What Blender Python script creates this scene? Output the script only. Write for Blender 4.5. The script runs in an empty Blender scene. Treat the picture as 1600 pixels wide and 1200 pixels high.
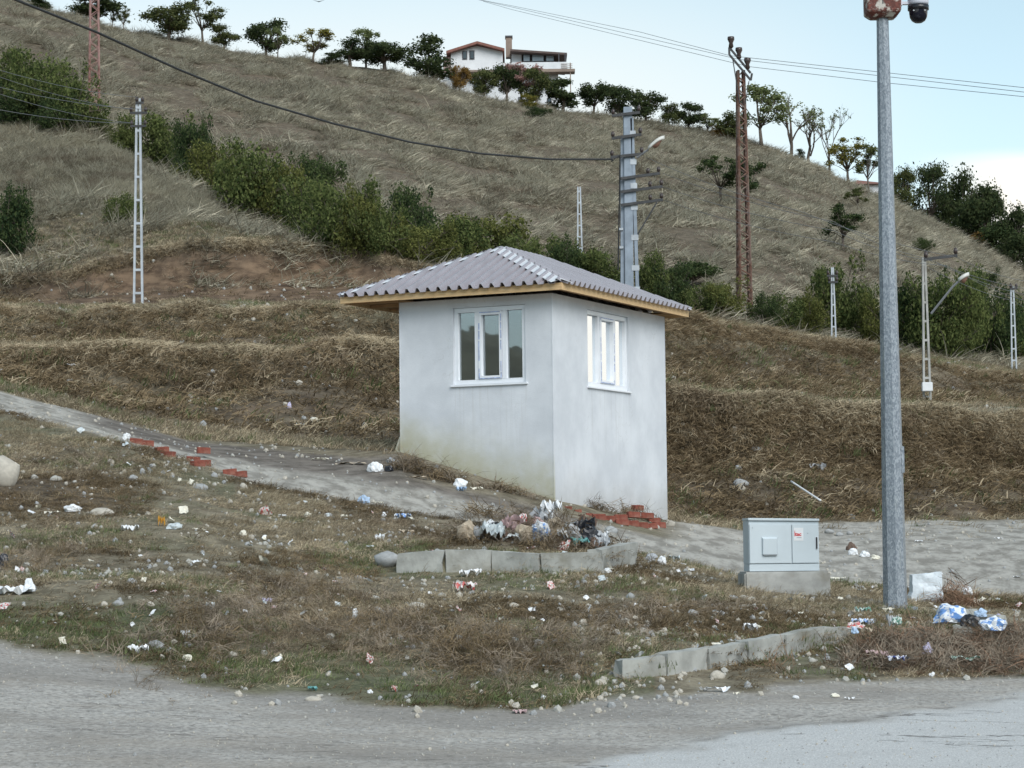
import bpy, bmesh, math, random
import numpy as np
from mathutils import Vector, Matrix, Euler
R = random.Random(7)
NR = np.random.RandomState(11)
S = bpy.context.scene
COL = S.collection
# ------------------------------------------------------------------ camera
EYE = np.array([0.0, 0.0, 1.65]); FPX = 3600.0
PITCH = math.atan(250 / FPX); ROLL = 0.0105
fw = np.array([0, math.cos(PITCH), math.sin(PITCH)])
u0 = np.array([0, -math.sin(PITCH), math.cos(PITCH)]); x0 = np.array([1.0, 0, 0])
UP = u0 * math.cos(ROLL) + x0 * math.sin(ROLL)
RT = x0 * math.cos(ROLL) - u0 * math.sin(ROLL)
cam = bpy.data.cameras.new('camera'); cam.sensor_width = 36; cam.lens = 36 * FPX / 1600
cam.clip_start = 0.1; cam.clip_end = 6000
co = bpy.data.objects.new('camera', cam); COL.objects.link(co)
m = Matrix.Identity(4)
for i in range(3):
    m[i][0] = RT[i]; m[i][1] = UP[i]; m[i][2] = -fw[i]; m[i][3] = EYE[i]
co.matrix_world = m
S.camera = co
# ------------------------------------------------------------------ world, sun, exposure
SUN_EL = math.radians(40.0); SUN_AZ = math.radians(155.0)      # high behind the camera, moved there to brighten the ground
W = bpy.data.worlds.new('World'); S.world = W; W.use_nodes = True
nt = W.node_tree; nt.nodes.clear()
N = nt.nodes.new; L = nt.links.new
out = N('ShaderNodeOutputWorld'); bg = N('ShaderNodeBackground'); sky = N('ShaderNodeTexSky')
sky.sky_type = 'NISHITA'; sky.sun_disc = False; sky.sun_elevation = SUN_EL; sky.sun_rotation = SUN_AZ
sky.altitude = 200; sky.air_density = 1.0; sky.dust_density = 0.6; sky.ozone_density = 1.5
# thin bank of pale cloud low in the sky
tc = N('ShaderNodeTexCoord'); sx = N('ShaderNodeSeparateXYZ'); L(tc.outputs['Generated'], sx.inputs[0])
mp = N('ShaderNodeMapping'); mp.inputs['Scale'].default_value = (1.6, 1.6, 9.0); mp.inputs['Location'].default_value = (0.35, 0.1, 0.0)
L(tc.outputs['Generated'], mp.inputs[0])
cn = N('ShaderNodeTexNoise'); cn.inputs['Scale'].default_value = 1.6; cn.inputs['Detail'].default_value = 5; cn.inputs['Roughness'].default_value = 0.5
L(mp.outputs[0], cn.inputs['Vector'])
def wmath(op, a, b=None):
    n = N('ShaderNodeMath'); n.operation = op
    for k, v in ((0, a), (1, b)):
        if v is None: continue
        if isinstance(v, (int, float)): n.inputs[k].default_value = v
        else: L(v, n.inputs[k])
    return n.outputs[0]
def wramp(src, lo, hi, a=0.0, b=1.0):
    n = N('ShaderNodeMapRange'); n.interpolation_type = 'SMOOTHSTEP'
    n.inputs[1].default_value = lo; n.inputs[2].default_value = hi; n.inputs[3].default_value = a; n.inputs[4].default_value = b
    L(src, n.inputs[0]); return n.outputs[0]
# cloud bank lies towards +X; its top undulates with the noise
az = wramp(sx.outputs['X'], 0.165, 0.215)
topz = wmath('ADD', wmath('MULTIPLY', cn.outputs['Fac'], 0.05), 0.138)
low = wramp(wmath('SUBTRACT', topz, sx.outputs['Z']), 0.0, 0.010)
cov = wmath('MULTIPLY', wmath('MULTIPLY', az, low), 0.9)
gam = N('ShaderNodeHueSaturation'); gam.inputs['Saturation'].default_value = 0.66; gam.inputs['Hue'].default_value = 0.466; gam.inputs['Value'].default_value = 0.93
L(sky.outputs[0], gam.inputs['Color'])
# warm white glow low over the left part of the hill
gd = N('ShaderNodeVectorMath'); gd.operation = 'DOT_PRODUCT'; gd.inputs[1].default_value = (math.sin(math.radians(-7)) * .985, math.cos(math.radians(-7)) * .985, .17)
nv = N('ShaderNodeVectorMath'); nv.operation = 'NORMALIZE'; L(tc.outputs['Generated'], nv.inputs[0]); L(nv.outputs[0], gd.inputs[0])
glow = wmath('MULTIPLY', wramp(gd.outputs['Value'], math.cos(math.radians(19)), math.cos(math.radians(2))), wramp(sx.outputs['Z'], 0.17, 0.27, 0.85, 0.12))
mixg = N('ShaderNodeMixRGB'); mixg.inputs[2].default_value = (5.6, 5.6, 5.3, 1); L(glow, mixg.inputs[0]); L(gam.outputs[0], mixg.inputs[1])
mixc = N('ShaderNodeMixRGB'); mixc.inputs[2].default_value = (6.6, 6.2, 5.6, 1)
L(cov, mixc.inputs[0]); L(mixg.outputs[0], mixc.inputs[1])
L(mixc.outputs[0], bg.inputs[0]); bg.inputs[1].default_value = 0.08
L(bg.outputs[0], out.inputs[0])
sun = bpy.data.lights.new('sun', 'SUN'); sun.energy = 1.2; sun.angle = math.radians(42); sun.color = (1.0, 0.975, 0.935)
so = bpy.data.objects.new('sun', sun); COL.objects.link(so)
sd = Vector((math.sin(SUN_AZ) * math.cos(SUN_EL), math.cos(SUN_AZ) * math.cos(SUN_EL), math.sin(SUN_EL)))
so.rotation_euler = (-sd).to_track_quat('-Z', 'Y').to_euler()
S.view_settings.view_transform = 'Standard'; S.view_settings.look = 'None'
S.view_settings.gamma = 1; S.view_settings.exposure = 1.16
S.cycles.max_bounces = 6; S.cycles.transparent_max_bounces = 8

# ------------------------------------------------------------------ picking helpers
def ray(px, py):
    d = fw * FPX + RT * (px - 800) + UP * (600 - py)
    return d / d[1]
def pix(px, py, Y):
    return EYE + ray(px, py) * Y
def sz(npx, Y): return npx * Y / FPX

# ------------------------------------------------------------------ noise
def _hash(ix, iy, seed):
    n = (ix.astype(np.int64) * 374761393 + iy.astype(np.int64) * 668265263 + seed * 974634777) & 0x7fffffff
    n = ((n ^ (n >> 13)) * 1274126177) & 0x7fffffff
    return ((n ^ (n >> 16)) & 0xffff) / 65535.0
def vn(x, y, seed=0):
    x = np.asarray(x, float); y = np.asarray(y, float)
    ix = np.floor(x); iy = np.floor(y); fx = x - ix; fy = y - iy
    fx = fx * fx * (3 - 2 * fx); fy = fy * fy * (3 - 2 * fy)
    a = _hash(ix, iy, seed); b = _hash(ix + 1, iy, seed); c = _hash(ix, iy + 1, seed); d = _hash(ix + 1, iy + 1, seed)
    return (a + (b - a) * fx) * (1 - fy) + (c + (d - c) * fx) * fy
def fbm(x, y, seed=0, o=4, g=0.5):
    v = 0; a = 1; t = 0
    for k in range(o):
        v = v + a * (vn(np.asarray(x) * 2 ** k + 17.3 * k, np.asarray(y) * 2 ** k - 9.1 * k, seed + k) - 0.5); t += a; a *= g
    return v / t * 2
def sm(x, a, b):
    t = np.clip((np.asarray(x, float) - a) / (b - a), 0, 1); return t * t * (3 - 2 * t)

# ------------------------------------------------------------------ terrain profile lines: (image x, image y, distance)
KS = [
 [(-800, 1215, 14), (2400, 1215, 14)],
 [(-800, 960, 20), (0, 1000, 18.5), (200, 1035, 18), (400, 1085, 17), (600, 1100, 16.7), (800, 1112, 16.5), (1000, 1092, 17), (1300, 1058, 18), (1600, 1052, 18.4), (2400, 1040, 18.8)],
 [(-800, 860, 25), (0, 880, 24), (300, 872, 24.2), (600, 895, 25.4), (1000, 897, 25.2), (1160, 920, 25), (1400, 944, 24.6), (1600, 962, 24.6), (2400, 985, 24.6)],
 [(-800, 480, 48), (-200, 590, 40), (0, 642, 36), (200, 692, 33), (400, 755, 31), (600, 795, 30), (800, 832, 29.5), (1000, 868, 28.5), (1160, 900, 28), (1300, 912, 28), (1600, 935, 28), (2400, 960, 28)],
 [(-800, 440, 56), (-200, 560, 47), (0, 612, 41), (300, 688, 38), (500, 700, 36.8), (627, 706, 35.25), (866, 781, 34.1), (1042, 813, 37.9), (1160, 830, 37), (1300, 846, 36), (1600, 852, 35), (2400, 865, 35)],
 [(-800, 420, 62), (-200, 545, 52), (0, 600, 45), (200, 650, 42), (400, 680, 41), (600, 694, 39.5), (760, 720, 40), (1045, 800, 41.5), (1120, 818, 41.5), (1300, 816, 42), (1600, 812, 43.5), (2400, 806, 46)],
 [(-800, 500, 58), (0, 550, 50), (200, 547, 50), (400, 554, 49), (620, 574, 47), (850, 600, 46.5), (1040, 622, 46.5), (1200, 627, 46.5), (1400, 640, 47), (1600, 650, 48), (2400, 690, 52)],
 [(-800, 485, 64), (0, 541, 56), (400, 545, 55), (620, 563, 53.5), (850, 590, 53), (1040, 612, 53), (1200, 618, 53), (1400, 629, 54), (1600, 640, 55), (2400, 680, 60)],
 [(-800, 470, 72), (0, 492, 64), (200, 493, 63), (400, 484, 62), (620, 480, 62), (850, 485, 66), (1040, 502, 68), (1160, 518, 70), (1300, 543, 72), (1450, 566, 74), (1600, 592, 76), (2400, 680, 84)],
 [(-800, 455, 84), (0, 478, 78), (200, 477, 78), (400, 473, 78), (620, 470, 76), (850, 472, 78), (1040, 490, 80), (1160, 508, 80), (1300, 534, 82), (1450, 556, 84), (1600, 582, 86), (2400, 670, 92)],
 [(-800, 400, 90), (0, 432, 85), (100, 424, 84), (150, 402, 84), (300, 368, 84), (400, 370, 84), (520, 386, 84), (620, 410, 83), (700, 435, 83), (800, 452, 85), (1040, 482, 87), (1160, 500, 87), (1300, 524, 88), (1450, 545, 90), (1600, 572, 92), (2400, 660, 98)],
 [(-800, 60, 130), (0, 188, 116), (150, 225, 112), (250, 290, 105), (350, 345, 98), (500, 374, 95), (620, 400, 93), (800, 438, 93), (1040, 470, 95), (1160, 490, 93), (1300, 512, 96), (1450, 530, 98), (1600, 556, 102), (2400, 650, 108)],
 [(-800, 70, 138), (0, 192, 123), (150, 228, 120), (250, 288, 113), (350, 340, 106), (500, 368, 102), (620, 396, 98), (800, 434, 98), (1040, 466, 100), (1160, 486, 98), (1300, 506, 101), (1450, 525, 103), (1600, 550, 108), (2400, 645, 115)],
 [(-800, -90, 205), (-200, -40, 203), (0, -5, 200), (100, 22, 201), (200, 47, 202), (300, 66, 203), (400, 85, 204), (500, 97, 205), (600, 110, 206), (700, 138, 208), (800, 160, 210), (900, 174, 212), (1000, 191, 215), (1100, 207, 218), (1200, 234, 220), (1300, 272, 218), (1400, 316, 212), (1500, 372, 205), (1600, 432, 198), (1750, 510, 190), (2000, 610, 185), (2400, 690, 180)],
]
AMPS = [0.0, 0.006, 0.03, 0.06, 0.03, 0.03, 0.10, 0.28, 0.12, 0.45, 0.15, 0.5, 0.7, 0.7, 0.3, 0.3, 0.6]
SG = np.unique(np.concatenate([np.linspace(-0.46, 0.46, 470)]))
KD, KZ = [np.full_like(SG, 1.0)], [np.zeros_like(SG)]
for K in KS:
    P = np.array([pix(x, y, D) for x, y, D in K]); s = P[:, 0] / P[:, 1]
    o = np.argsort(s); KD.append(np.interp(SG, s[o], P[o, 1])); KZ.append(np.interp(SG, s[o], P[o, 2]))
KD.append(KD[-1] + 40); KZ.append(KZ[-1] + 0.5)
KD.append(KD[-1] + 160); KZ.append(KZ[-1] - 18)
KD = np.array(KD); KZ = np.array(KZ)
for k_, a_, f_ in ((7, .5, 38), (9, .9, 30), (11, 1.1, 44), (6, .3, 50)): KD[k_] = KD[k_] + a_ * fbm(SG * f_, SG * 0 + k_, 200 + k_, 4)
AMPS = AMPS[:len(KD)]
def kd(k, s): return np.interp(s, SG, KD[k])
def seg(X, Y):
    s = X / np.maximum(Y, 0.5)
    D = np.array([np.interp(s, SG, KD[k]) for k in range(len(KD))]); Z = np.array([np.interp(s, SG, KZ[k]) for k in range(len(KD))])
    return s, D, Z
def H0(X, Y):
    X = np.asarray(X, float); Y = np.asarray(Y, float); sh = X.shape; X = X.ravel(); Y = Y.ravel()
    s, D, Z = seg(X, Y); z = Z[0].copy(); a = np.zeros_like(z)
    for k in range(len(D) - 1):
        m_ = Y >= D[k]
        t = np.clip((Y - D[k]) / np.maximum(D[k + 1] - D[k], 0.01), 0, 1)
        tz = .60 * t + .40 * sm(t, .74, 1.0) if k in (6, 8) else .58 * t + .42 * sm(t, .80, 1.0) if k == 10 else t
        z = np.where(m_, Z[k] + (Z[k + 1] - Z[k]) * tz, z); a = np.where(m_, AMPS[k] + (AMPS[k + 1] - AMPS[k]) * t, a)
    a = a * (1 - .85 * sm(s, .09, .13) * (1 - sm(Y - D[6], -1.2, .2)) * sm(Y - D[4], -.5, .5))
    # keep the relief out of the hut's footprint
    a = a * (1 - np.exp(-(((X + 0.6) / 2.6) ** 2 + ((Y - 36.5) / 3.2) ** 2) ** 2))
    far = sm(Y, 60, 100)
    n = fbm(X / 1.1, Y / 1.1, 3, 4) * 0.6 + fbm(X / 3.2, Y / 3.6, 9, 3) * 0.9
    nf = fbm((X + Y * 0.35) / 9.0, Y / 22, 21, 4) * 1.5 + fbm(X / 2.5, Y / 5, 5, 3) * 0.4
    z = z + a * (n * (1 - far) + nf * far)
    # dirt mounds on the verge
    for (mx, my, ml, mw, mh) in MOUNDS:
        z = z + mh * np.exp(-((X - mx) / ml) ** 2 - ((Y - my) / mw) ** 2)
    return z.reshape(sh)
MOUNDS = []
for (px, py, D, l, w, h) in [(330, 985, 20.2, 1.2, 1.3, .16), (620, 1000, 19.8, .9, 1.2, .14), (860, 1010, 19.3, .9, .9, .13), (120, 950, 21.5, .8, 1.0, .10), (850, 850, 27.3, 1.3, .5, .10), (1470, 1010, 21.3, 1.1, .9, .14), (470, 620, 45, 1.6, 1.8, .45), (520, 555, 47, 2, 1.2, .25), (330, 700, 36.5, .1, .1, 0)]:
    p = pix(px, py, D); MOUNDS.append((p[0], D, l, w, h))
KERBS = []      # (xs, ys, height): ground is held up behind these lines
def H(X, Y):
    z = H0(X, Y); X = np.asarray(X, float); Y = np.asarray(Y, float)
    for xs, ys, h in KERBS:
        yk = np.interp(X, xs, ys); e = sm(X, xs[0] - .05, xs[0] + .15) * (1 - sm(X, xs[-1] - .15, xs[-1] + .05))
        d = Y - yk
        z = z + h * e * sm(d, 0.02, 0.09) * np.exp(-np.maximum(d - .1, 0) / 1.6)
    return z
def G(px, py, y0=13.0, y1=260.0, f=None):
    """ground point seen at a picture point"""
    r = ray(px, py); Y = np.arange(y0, y1, 0.04 if y1 < 60 else 0.1)
    Z = EYE[2] + r[2] * Y; hit = np.nonzero((f or H)(r[0] * Y, Y) >= Z)[0]
    y = Y[hit[0]] if len(hit) else y1
    return Vector((r[0] * y, y, float((f or H)(np.array([r[0] * y]), np.array([y]))[0])))
def hz(x, y): return float(H(np.array([x]), np.array([y]))[0])
LK = [(972, 1062), (1042, 1056), (1107, 1047), (1168, 1036), (1228, 1026), (1290, 1011), (1328, 998)]
UK = [(620, 896), (694, 895), (768, 894), (845, 896), (940, 896), (996, 884)]
LKP = [G(x, y, 15, 30, H0) for x, y in LK]; UKP = [G(x, y, 15, 34, H0) for x, y in UK]
KERBS.append(([p.x for p in LKP], [p.y for p in LKP], 0.11))
KERBS.append(([p.x for p in UKP], [p.y for p in UKP], 0.17))

# ------------------------------------------------------------------ materials
def mat(name):
    m_ = bpy.data.materials.new(name); m_.use_nodes = True
    t = m_.node_tree; b = t.nodes['Principled BSDF']; return m_, t, b
class NT:
    def __init__(s, t): s.t = t
    def n(s, typ, **kw):
        x = s.t.nodes.new(typ)
        for k, v in kw.items(): setattr(x, k, v)
        return x
    def put(s, sock, v):
        if isinstance(v, (int, float)): sock.default_value = v
        elif isinstance(v, (tuple, list)): sock.default_value = tuple(v) + ((1,) if len(v) == 3 and sock.type == 'RGBA' else ())
        else: s.t.links.new(v, sock)
    def math(s, op, a, b=0.0, c=None):
        x = s.n('ShaderNodeMath', operation=op); s.put(x.inputs[0], a); s.put(x.inputs[1], b)
        if c is not None: s.put(x.inputs[2], c)
        return x.outputs[0]
    def mix(s, f, a, b, mode='MIX'):
        x = s.n('ShaderNodeMixRGB', blend_type=mode); s.put(x.inputs[0], f); s.put(x.inputs[1], a); s.put(x.inputs[2], b); return x.outputs[0]
    def noise(s, vec, scale, det=4, rough=.55, out_='Fac'):
        x = s.n('ShaderNodeTexNoise'); x.inputs['Scale'].default_value = scale; x.inputs['Detail'].default_value = det; x.inputs['Roughness'].default_value = rough
        if vec is not None: s.t.links.new(vec, x.inputs['Vector'])
        return x.outputs[out_]
    def ramp(s, v, lo, hi, a=0.0, b=1.0):
        x = s.n('ShaderNodeMapRange', interpolation_type='SMOOTHSTEP'); s.put(x.inputs[0], v)
        for k, q in ((1, lo), (2, hi), (3, a), (4, b)): x.inputs[k].default_value = q
        return x.outputs[0]
    def map(s, vec, sc=(1, 1, 1), rot=(0, 0, 0), loc=(0, 0, 0)):
        x = s.n('ShaderNodeMapping'); x.inputs['Scale'].default_value = sc; x.inputs['Rotation'].default_value = rot; x.inputs['Location'].default_value = loc
        s.t.links.new(vec, x.inputs[0]); return x.outputs[0]
    def attr(s, name, typ='GEOMETRY'):
        x = s.n('ShaderNodeAttribute', attribute_name=name, attribute_type=typ); return x
    def bump(s, h, strength, dist, bsdf):
        x = s.n('ShaderNodeBump'); x.inputs['Strength'].default_value = strength; x.inputs['Distance'].default_value = dist
        s.put(x.inputs['Height'], h); s.t.links.new(x.outputs[0], bsdf.inputs['Normal'])
    def obj(s): return s.n('ShaderNodeTexCoord').outputs['Object']
    def pos(s): return s.n('ShaderNodeNewGeometry').outputs['Position']
def plain(name, col, rough=0.7, var=0.25, scale=6.0, metal=0.0, dirt=None, bump=0.0):
    m_, t, b = mat(name); q = NT(t); v = q.obj()
    n1 = q.noise(v, scale, 6, .6); c = q.mix(q.ramp(n1, .3, .7), tuple(x * (1 - var) for x in col), tuple(min(1, x * (1 + var * .6)) for x in col))
    if dirt: c = q.mix(q.ramp(q.noise(v, scale * .35, 5, .65), .5, .75), c, dirt)
    q.put(b.inputs['Base Color'], c); b.inputs['Roughness'].default_value = rough; b.inputs['Metallic'].default_value = metal
    if bump: q.bump(q.noise(v, scale * 6, 4), bump, .01, b)
    return m_
def ground_material():
    m_, t, b = mat('earth_and_gravel'); q = NT(t); p = q.pos()
    A = lambda n: q.attr(n).outputs['Fac']
    big = q.noise(p, .45, 5, .6); mid = q.noise(p, 3.2, 6, .62); fine = q.noise(p, 26, 4, .65); vf = q.noise(p, 90, 3, .6)
    straw = q.mix(q.ramp(mid, .35, .7), (.165, .145, .10), (.32, .285, .205))
    soil = q.mix(q.ramp(mid, .3, .68), (.05, .037, .027), (.14, .107, .076))
    soil = q.mix(q.math('MULTIPLY', q.ramp(big, .54, .70), .4), soil, (.15, .09, .058))
    lit = q.mix(q.ramp(fine, .35, .65), q.mix(.5, soil, straw), straw)
    lit = q.mix(q.math('MULTIPLY', A('green'), .8), lit, q.mix(q.ramp(fine, .35, .65), (.035, .055, .022), (.085, .115, .05)))
    lit = q.mix(A('soil'), lit, soil); lit = q.mix(q.math('MULTIPLY', A('scarp'), .85), lit, q.mix(q.ramp(q.noise(q.map(p, (1, 1, 3)), 1.3, 6, .65), .35, .66), (.085, .056, .038), (.23, .16, .105))); lit = q.mix(q.math('MULTIPLY', A('flat'), .8), lit, q.mix(q.ramp(fine, .3, .7), (.24, .225, .17), (.42, .395, .31)))
    # dirt track, its streaks follow the wheels
    cv = q.n('ShaderNodeCombineXYZ'); q.put(cv.inputs[0], q.math('MULTIPLY', A('tu'), 75.0)); q.put(cv.inputs[1], q.math('MULTIPLY', A('tv'), 5.0))
    st = q.noise(cv.outputs[0], 1.6, 5, .6); st2 = q.noise(cv.outputs[0], 6.0, 4, .65)
    tr = q.mix(q.ramp(st, .36, .62), (.25, .235, .205), (.46, .44, .395)); tr = q.mix(q.ramp(st2, .45, .75, 0, .55), tr, (.20, .185, .165))
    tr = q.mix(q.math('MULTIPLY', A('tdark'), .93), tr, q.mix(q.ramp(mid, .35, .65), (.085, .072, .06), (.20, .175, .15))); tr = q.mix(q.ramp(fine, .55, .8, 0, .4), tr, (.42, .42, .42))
    lit = q.mix(A('track'), lit, tr)
    # asphalt: broken grey edge, worn pale middle, cracks
    ag = q.mix(q.ramp(fine, .3, .7), (.27, .26, .24), (.52, .50, .465)); ag = q.mix(q.ramp(q.noise(q.map(p, (.5, 1.6, 1)), 1.2, 5, .65), .4, .7, 0, .6), ag, (.33, .295, .25))
    cn_ = q.noise(q.map(p, (.22, 1.1, .5), (0, 0, -.22)), .9, 6, .62); crack = q.ramp(q.math('ABSOLUTE', q.math('SUBTRACT', cn_, .5)), .001, .007, 1, 0)
    crack = q.math('MULTIPLY', crack, q.ramp(q.noise(p, .9, 3), .42, .55))
    ab = q.mix(q.ramp(vf, .35, .7), (.42, .425, .42), (.62, .63, .625)); ab = q.mix(q.ramp(mid, .5, .75, 0, .35), ab, (.36, .36, .355))
    ab = q.mix(q.math('MULTIPLY', crack, .75), ab, (.09, .085, .08))
    ag = q.mix(q.ramp(q.noise(q.map(p, (.35, .9, 1)), .8, 4, .6), .45, .62, 0, .6), ag, (.22, .205, .185)); ag = q.mix(q.ramp(q.noise(p, 14, 4, .7), .56, .68, 0, .5), ag, (.12, .115, .105))
    asph = q.mix(A('bright'), ag, ab); asph = q.mix(q.math('MULTIPLY', A('seam'), .5), asph, (.10, .09, .075)); asph = q.mix(q.math('MULTIPLY', crack, .55), asph, (.12, .11, .10))
    peb = q.ramp(q.noise(p, 38, 2, .5), .64, .72); asph = q.mix(q.math('MULTIPLY', peb, .5), asph, (.42, .42, .42))
    lit = q.mix(A('asphalt'), lit, asph)
    q.put(b.inputs['Base Color'], lit); b.inputs['Roughness'].default_value = .93; b.inputs['Specular IOR Level'].default_value = .25
    h = q.math('ADD', q.math('MULTIPLY', mid, q.math('SUBTRACT', .5, q.math('MULTIPLY', q.math('MAXIMUM', A('track'), A('asphalt')), .42))), q.math('ADD', q.math('MULTIPLY', fine, .35), q.math('MULTIPLY', vf, .18)))
    h = q.math('SUBTRACT', h, q.math('MULTIPLY', q.math('MULTIPLY', crack, A('bright')), .3))
    q.bump(h, .75, .05, b); return m_
GM = ground_material()

# ------------------------------------------------------------------ terrain mesh, cut into named surfaces
sc_ = np.concatenate([np.linspace(-.46, -.27, 30), np.linspace(-.265, .265, 300), np.linspace(.27, .46, 30)])
rows = [1.0, 3, 6, 9, 11]; y = 12.0
while y < 400:
    rows.append(y); y += .055 if y < 31 else .085 if y < 50 else .2 if y < 100 else .55 if y < 225 else 6
rows = np.array(rows); SS, YY = np.meshgrid(sc_, rows); XX = SS * YY; ZZ = H(XX, YY)
s_, D_, Z_ = seg(XX.ravel(), YY.ravel()); Yf = YY.ravel(); Xf = XX.ravel()
ed = fbm(Xf / .8, Yf / .8, 31, 4); ed2 = fbm(Xf / .25, Yf / .25, 37, 3)
ra = Yf - D_[2] + ed * .45 + ed2 * .25
asphalt = 1 - sm(ra, -.25, .2)
bl = np.array([pix(x, y_, D)[[0, 1]] for x, y_, D in [(-800, 1290, 12.4), (300, 1275, 12.7), (700, 1225, 13.6), (860, 1202, 14.2), (1000, 1170, 15.0), (1200, 1135, 15.7), (1400, 1108, 16.4), (1600, 1082, 17.3), (2400, 1060, 18)]])
bY = np.interp(s_, bl[:, 0] / bl[:, 1], bl[:, 1])
bright = 1 - sm(Yf - bY + ed * .35 + ed2 * .3, -.35, .3)
tnear = Yf - D_[4] + ed * .35 + ed2 * .12; tfar = D_[5] - Yf - ed * .3 - .9 * sm(s_, -.2, -.08) * (1 - sm(s_, -.07, -.04))
lot = sm(s_, .1, .13)
tfar = tfar * (1 - lot) + (D_[6] - .4 - Yf + ed * .4) * lot
hut_clear = 1 - sm(s_, -.06, -.02) * (1 - sm(s_, .06, .08)) * sm(Yf, 32.2, 33.2) * (1 - sm(Yf, 38, 40))  # keeps the track off the ground around the hut
track = sm(tnear, -.2, .3) * sm(tfar, -.3, .4) * hut_clear
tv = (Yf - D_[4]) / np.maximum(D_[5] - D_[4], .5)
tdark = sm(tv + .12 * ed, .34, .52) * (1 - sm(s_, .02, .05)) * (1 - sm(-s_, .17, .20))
def band(k, lo=0., hi=1.): return sm((Yf - D_[k]) / np.maximum(D_[k + 1] - D_[k], .01), lo, lo + .08) * (1 - sm((Yf - D_[k]) / np.maximum(D_[k + 1] - D_[k], .01), hi - .05, hi + .03))
big = fbm(Xf / 3, Yf / 3, 51, 3)
soil = np.clip(band(6, 0, .93) * .75 + band(8, .05, .9) * .6 + band(10, 0, .97) * (1 - sm(s_, -.04, .0)) + band(10, 0, 1) * .3, 0, 1)
soil = np.clip(soil + .25 * (big > .1) - .35 * sm(big, 0, .3), 0, 1)
vb = sm(s_, -.23, -.215) * 0 + (1 - sm(s_, -.19, -.15)) * sm(Yf, 26.8, 27.6) * (1 - sm(Yf, 30.5, 31.6))
soil = np.clip(np.maximum(soil, vb * .8), 0, 1)
scarp_a = band(10, 0, .95) * (1 - sm(s_, -.04, .0)) * sm(s_, -.215, -.19)
soil = np.maximum(soil, .7 * sm(Yf - D_[12], -6, 2))  # hillside ground darkened so the gaps between tufts read as shadow
flat = np.clip(np.maximum(band(7, .0, .95), np.maximum(band(9, .0, .9), np.exp(-((Yf - D_[11] - .9) / .7) ** 2))) * (Yf > 42), 0, 1) * (1 - hut_clear * 0)
seam = np.exp(-((Yf - bY + ed * .22 + ed2 * .1) / .07) ** 2) * sm(fbm(Xf / .5, Yf / .3, 71, 4), -.25, .15)
edge2 = np.exp(-((Yf - D_[2] - .9) / 1.1) ** 2)
green = np.clip(edge2 * 1.0 * (s_ < .06) * .7 + .45 * sm(fbm(Xf / 1.4, Yf / 1.4, 61, 4), .08, .4) * (Yf < 34) + .35 * sm(fbm(Xf / 2.5, Yf / 2.5, 63, 4), .05, .35) * (Yf >= 34) + .25 * (np.abs(Yf - D_[7] - 3) < 3.5) * (s_ > 0) + .5 * np.exp(-((Yf - D_[4] + 1.5) / 1.0) ** 2) * (s_ < -.12), 0, 1)
ATT = dict(asphalt=asphalt, bright=bright, track=track, tu=s_, tv=tv, soil=soil, green=green, tdark=tdark, scarp=scarp_a, flat=flat, seam=seam)
nr, nc = YY.shape; V = np.stack([Xf, Yf, ZZ.ravel()], 1)
idx = np.arange(nr * nc).reshape(nr, nc)
F = np.stack([idx[:-1, :-1], idx[:-1, 1:], idx[1:, 1:], idx[1:, :-1]], -1).reshape(-1, 4)
fa = asphalt[F].mean(1); ft = track[F].mean(1); fk = Yf[F[:, 0]] - D_[6][F[:, 0]]; fs = s_[F[:, 0]]
cls = np.where(fa > .5, 0, np.where((ft > .5) & (fs < .1), 1, np.where((ft > .5), 2, np.where(fk > 0, np.where(Yf[F[:, 0]] > D_[11][F[:, 0]], 4, 5), 3))))
def mesh_np(name, V, F, attrs=None, smooth=True):
    me = bpy.data.meshes.new(name); me.vertices.add(len(V)); me.vertices.foreach_set('co', np.ascontiguousarray(V, np.float32).ravel())
    k = F.shape[1]; me.loops.add(F.size); me.polygons.add(len(F))
    me.loops.foreach_set('vertex_index', np.ascontiguousarray(F, np.int32).ravel())
    me.polygons.foreach_set('loop_start', np.arange(0, F.size, k, dtype=np.int32))
    me.polygons.foreach_set('loop_total', np.full(len(F), k, np.int32))
    me.polygons.foreach_set('use_smooth', np.full(len(F), smooth))
    me.update(calc_edges=True)
    for a, v in (attrs or {}).items():
        at = me.attributes.new(a, 'FLOAT', 'POINT'); at.data.foreach_set('value', np.ascontiguousarray(v, np.float32))
    return me
def tag(o, label=None, cat=None, group=None, kind=None):
    for k, v in (('label', label), ('category', cat), ('group', group), ('kind', kind)):
        if v: o[k] = v
    return o
def link(name, me, parent=None, material=None):
    o = bpy.data.objects.new(name, me); COL.objects.link(o)
    if parent: o.parent = parent
    if material and not me.materials: me.materials.append(material)
    return o
def empty(name, loc, rz=0.0, **kw):
    o = bpy.data.objects.new(name, None); COL.objects.link(o); o.location = loc; o.rotation_euler = (0, 0, rz); o.empty_display_size = .2
    return tag(o, **kw)
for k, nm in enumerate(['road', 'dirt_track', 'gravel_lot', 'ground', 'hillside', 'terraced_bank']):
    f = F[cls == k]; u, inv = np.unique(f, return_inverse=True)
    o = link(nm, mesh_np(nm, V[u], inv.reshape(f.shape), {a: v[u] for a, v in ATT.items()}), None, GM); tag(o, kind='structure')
# valley floor that carries the ground on to the horizon, a little below
bm = bmesh.new(); bmesh.ops.create_circle(bm, cap_ends=True, segments=64, radius=3000); me = bpy.data.meshes.new('valley'); bm.to_mesh(me); bm.free()
o = link('valley_floor', me, None, plain('valley_earth', (.16, .15, .11), .95, .3, .05)); o.location = (0, 0, -.6); tag(o, kind='structure')
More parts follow.
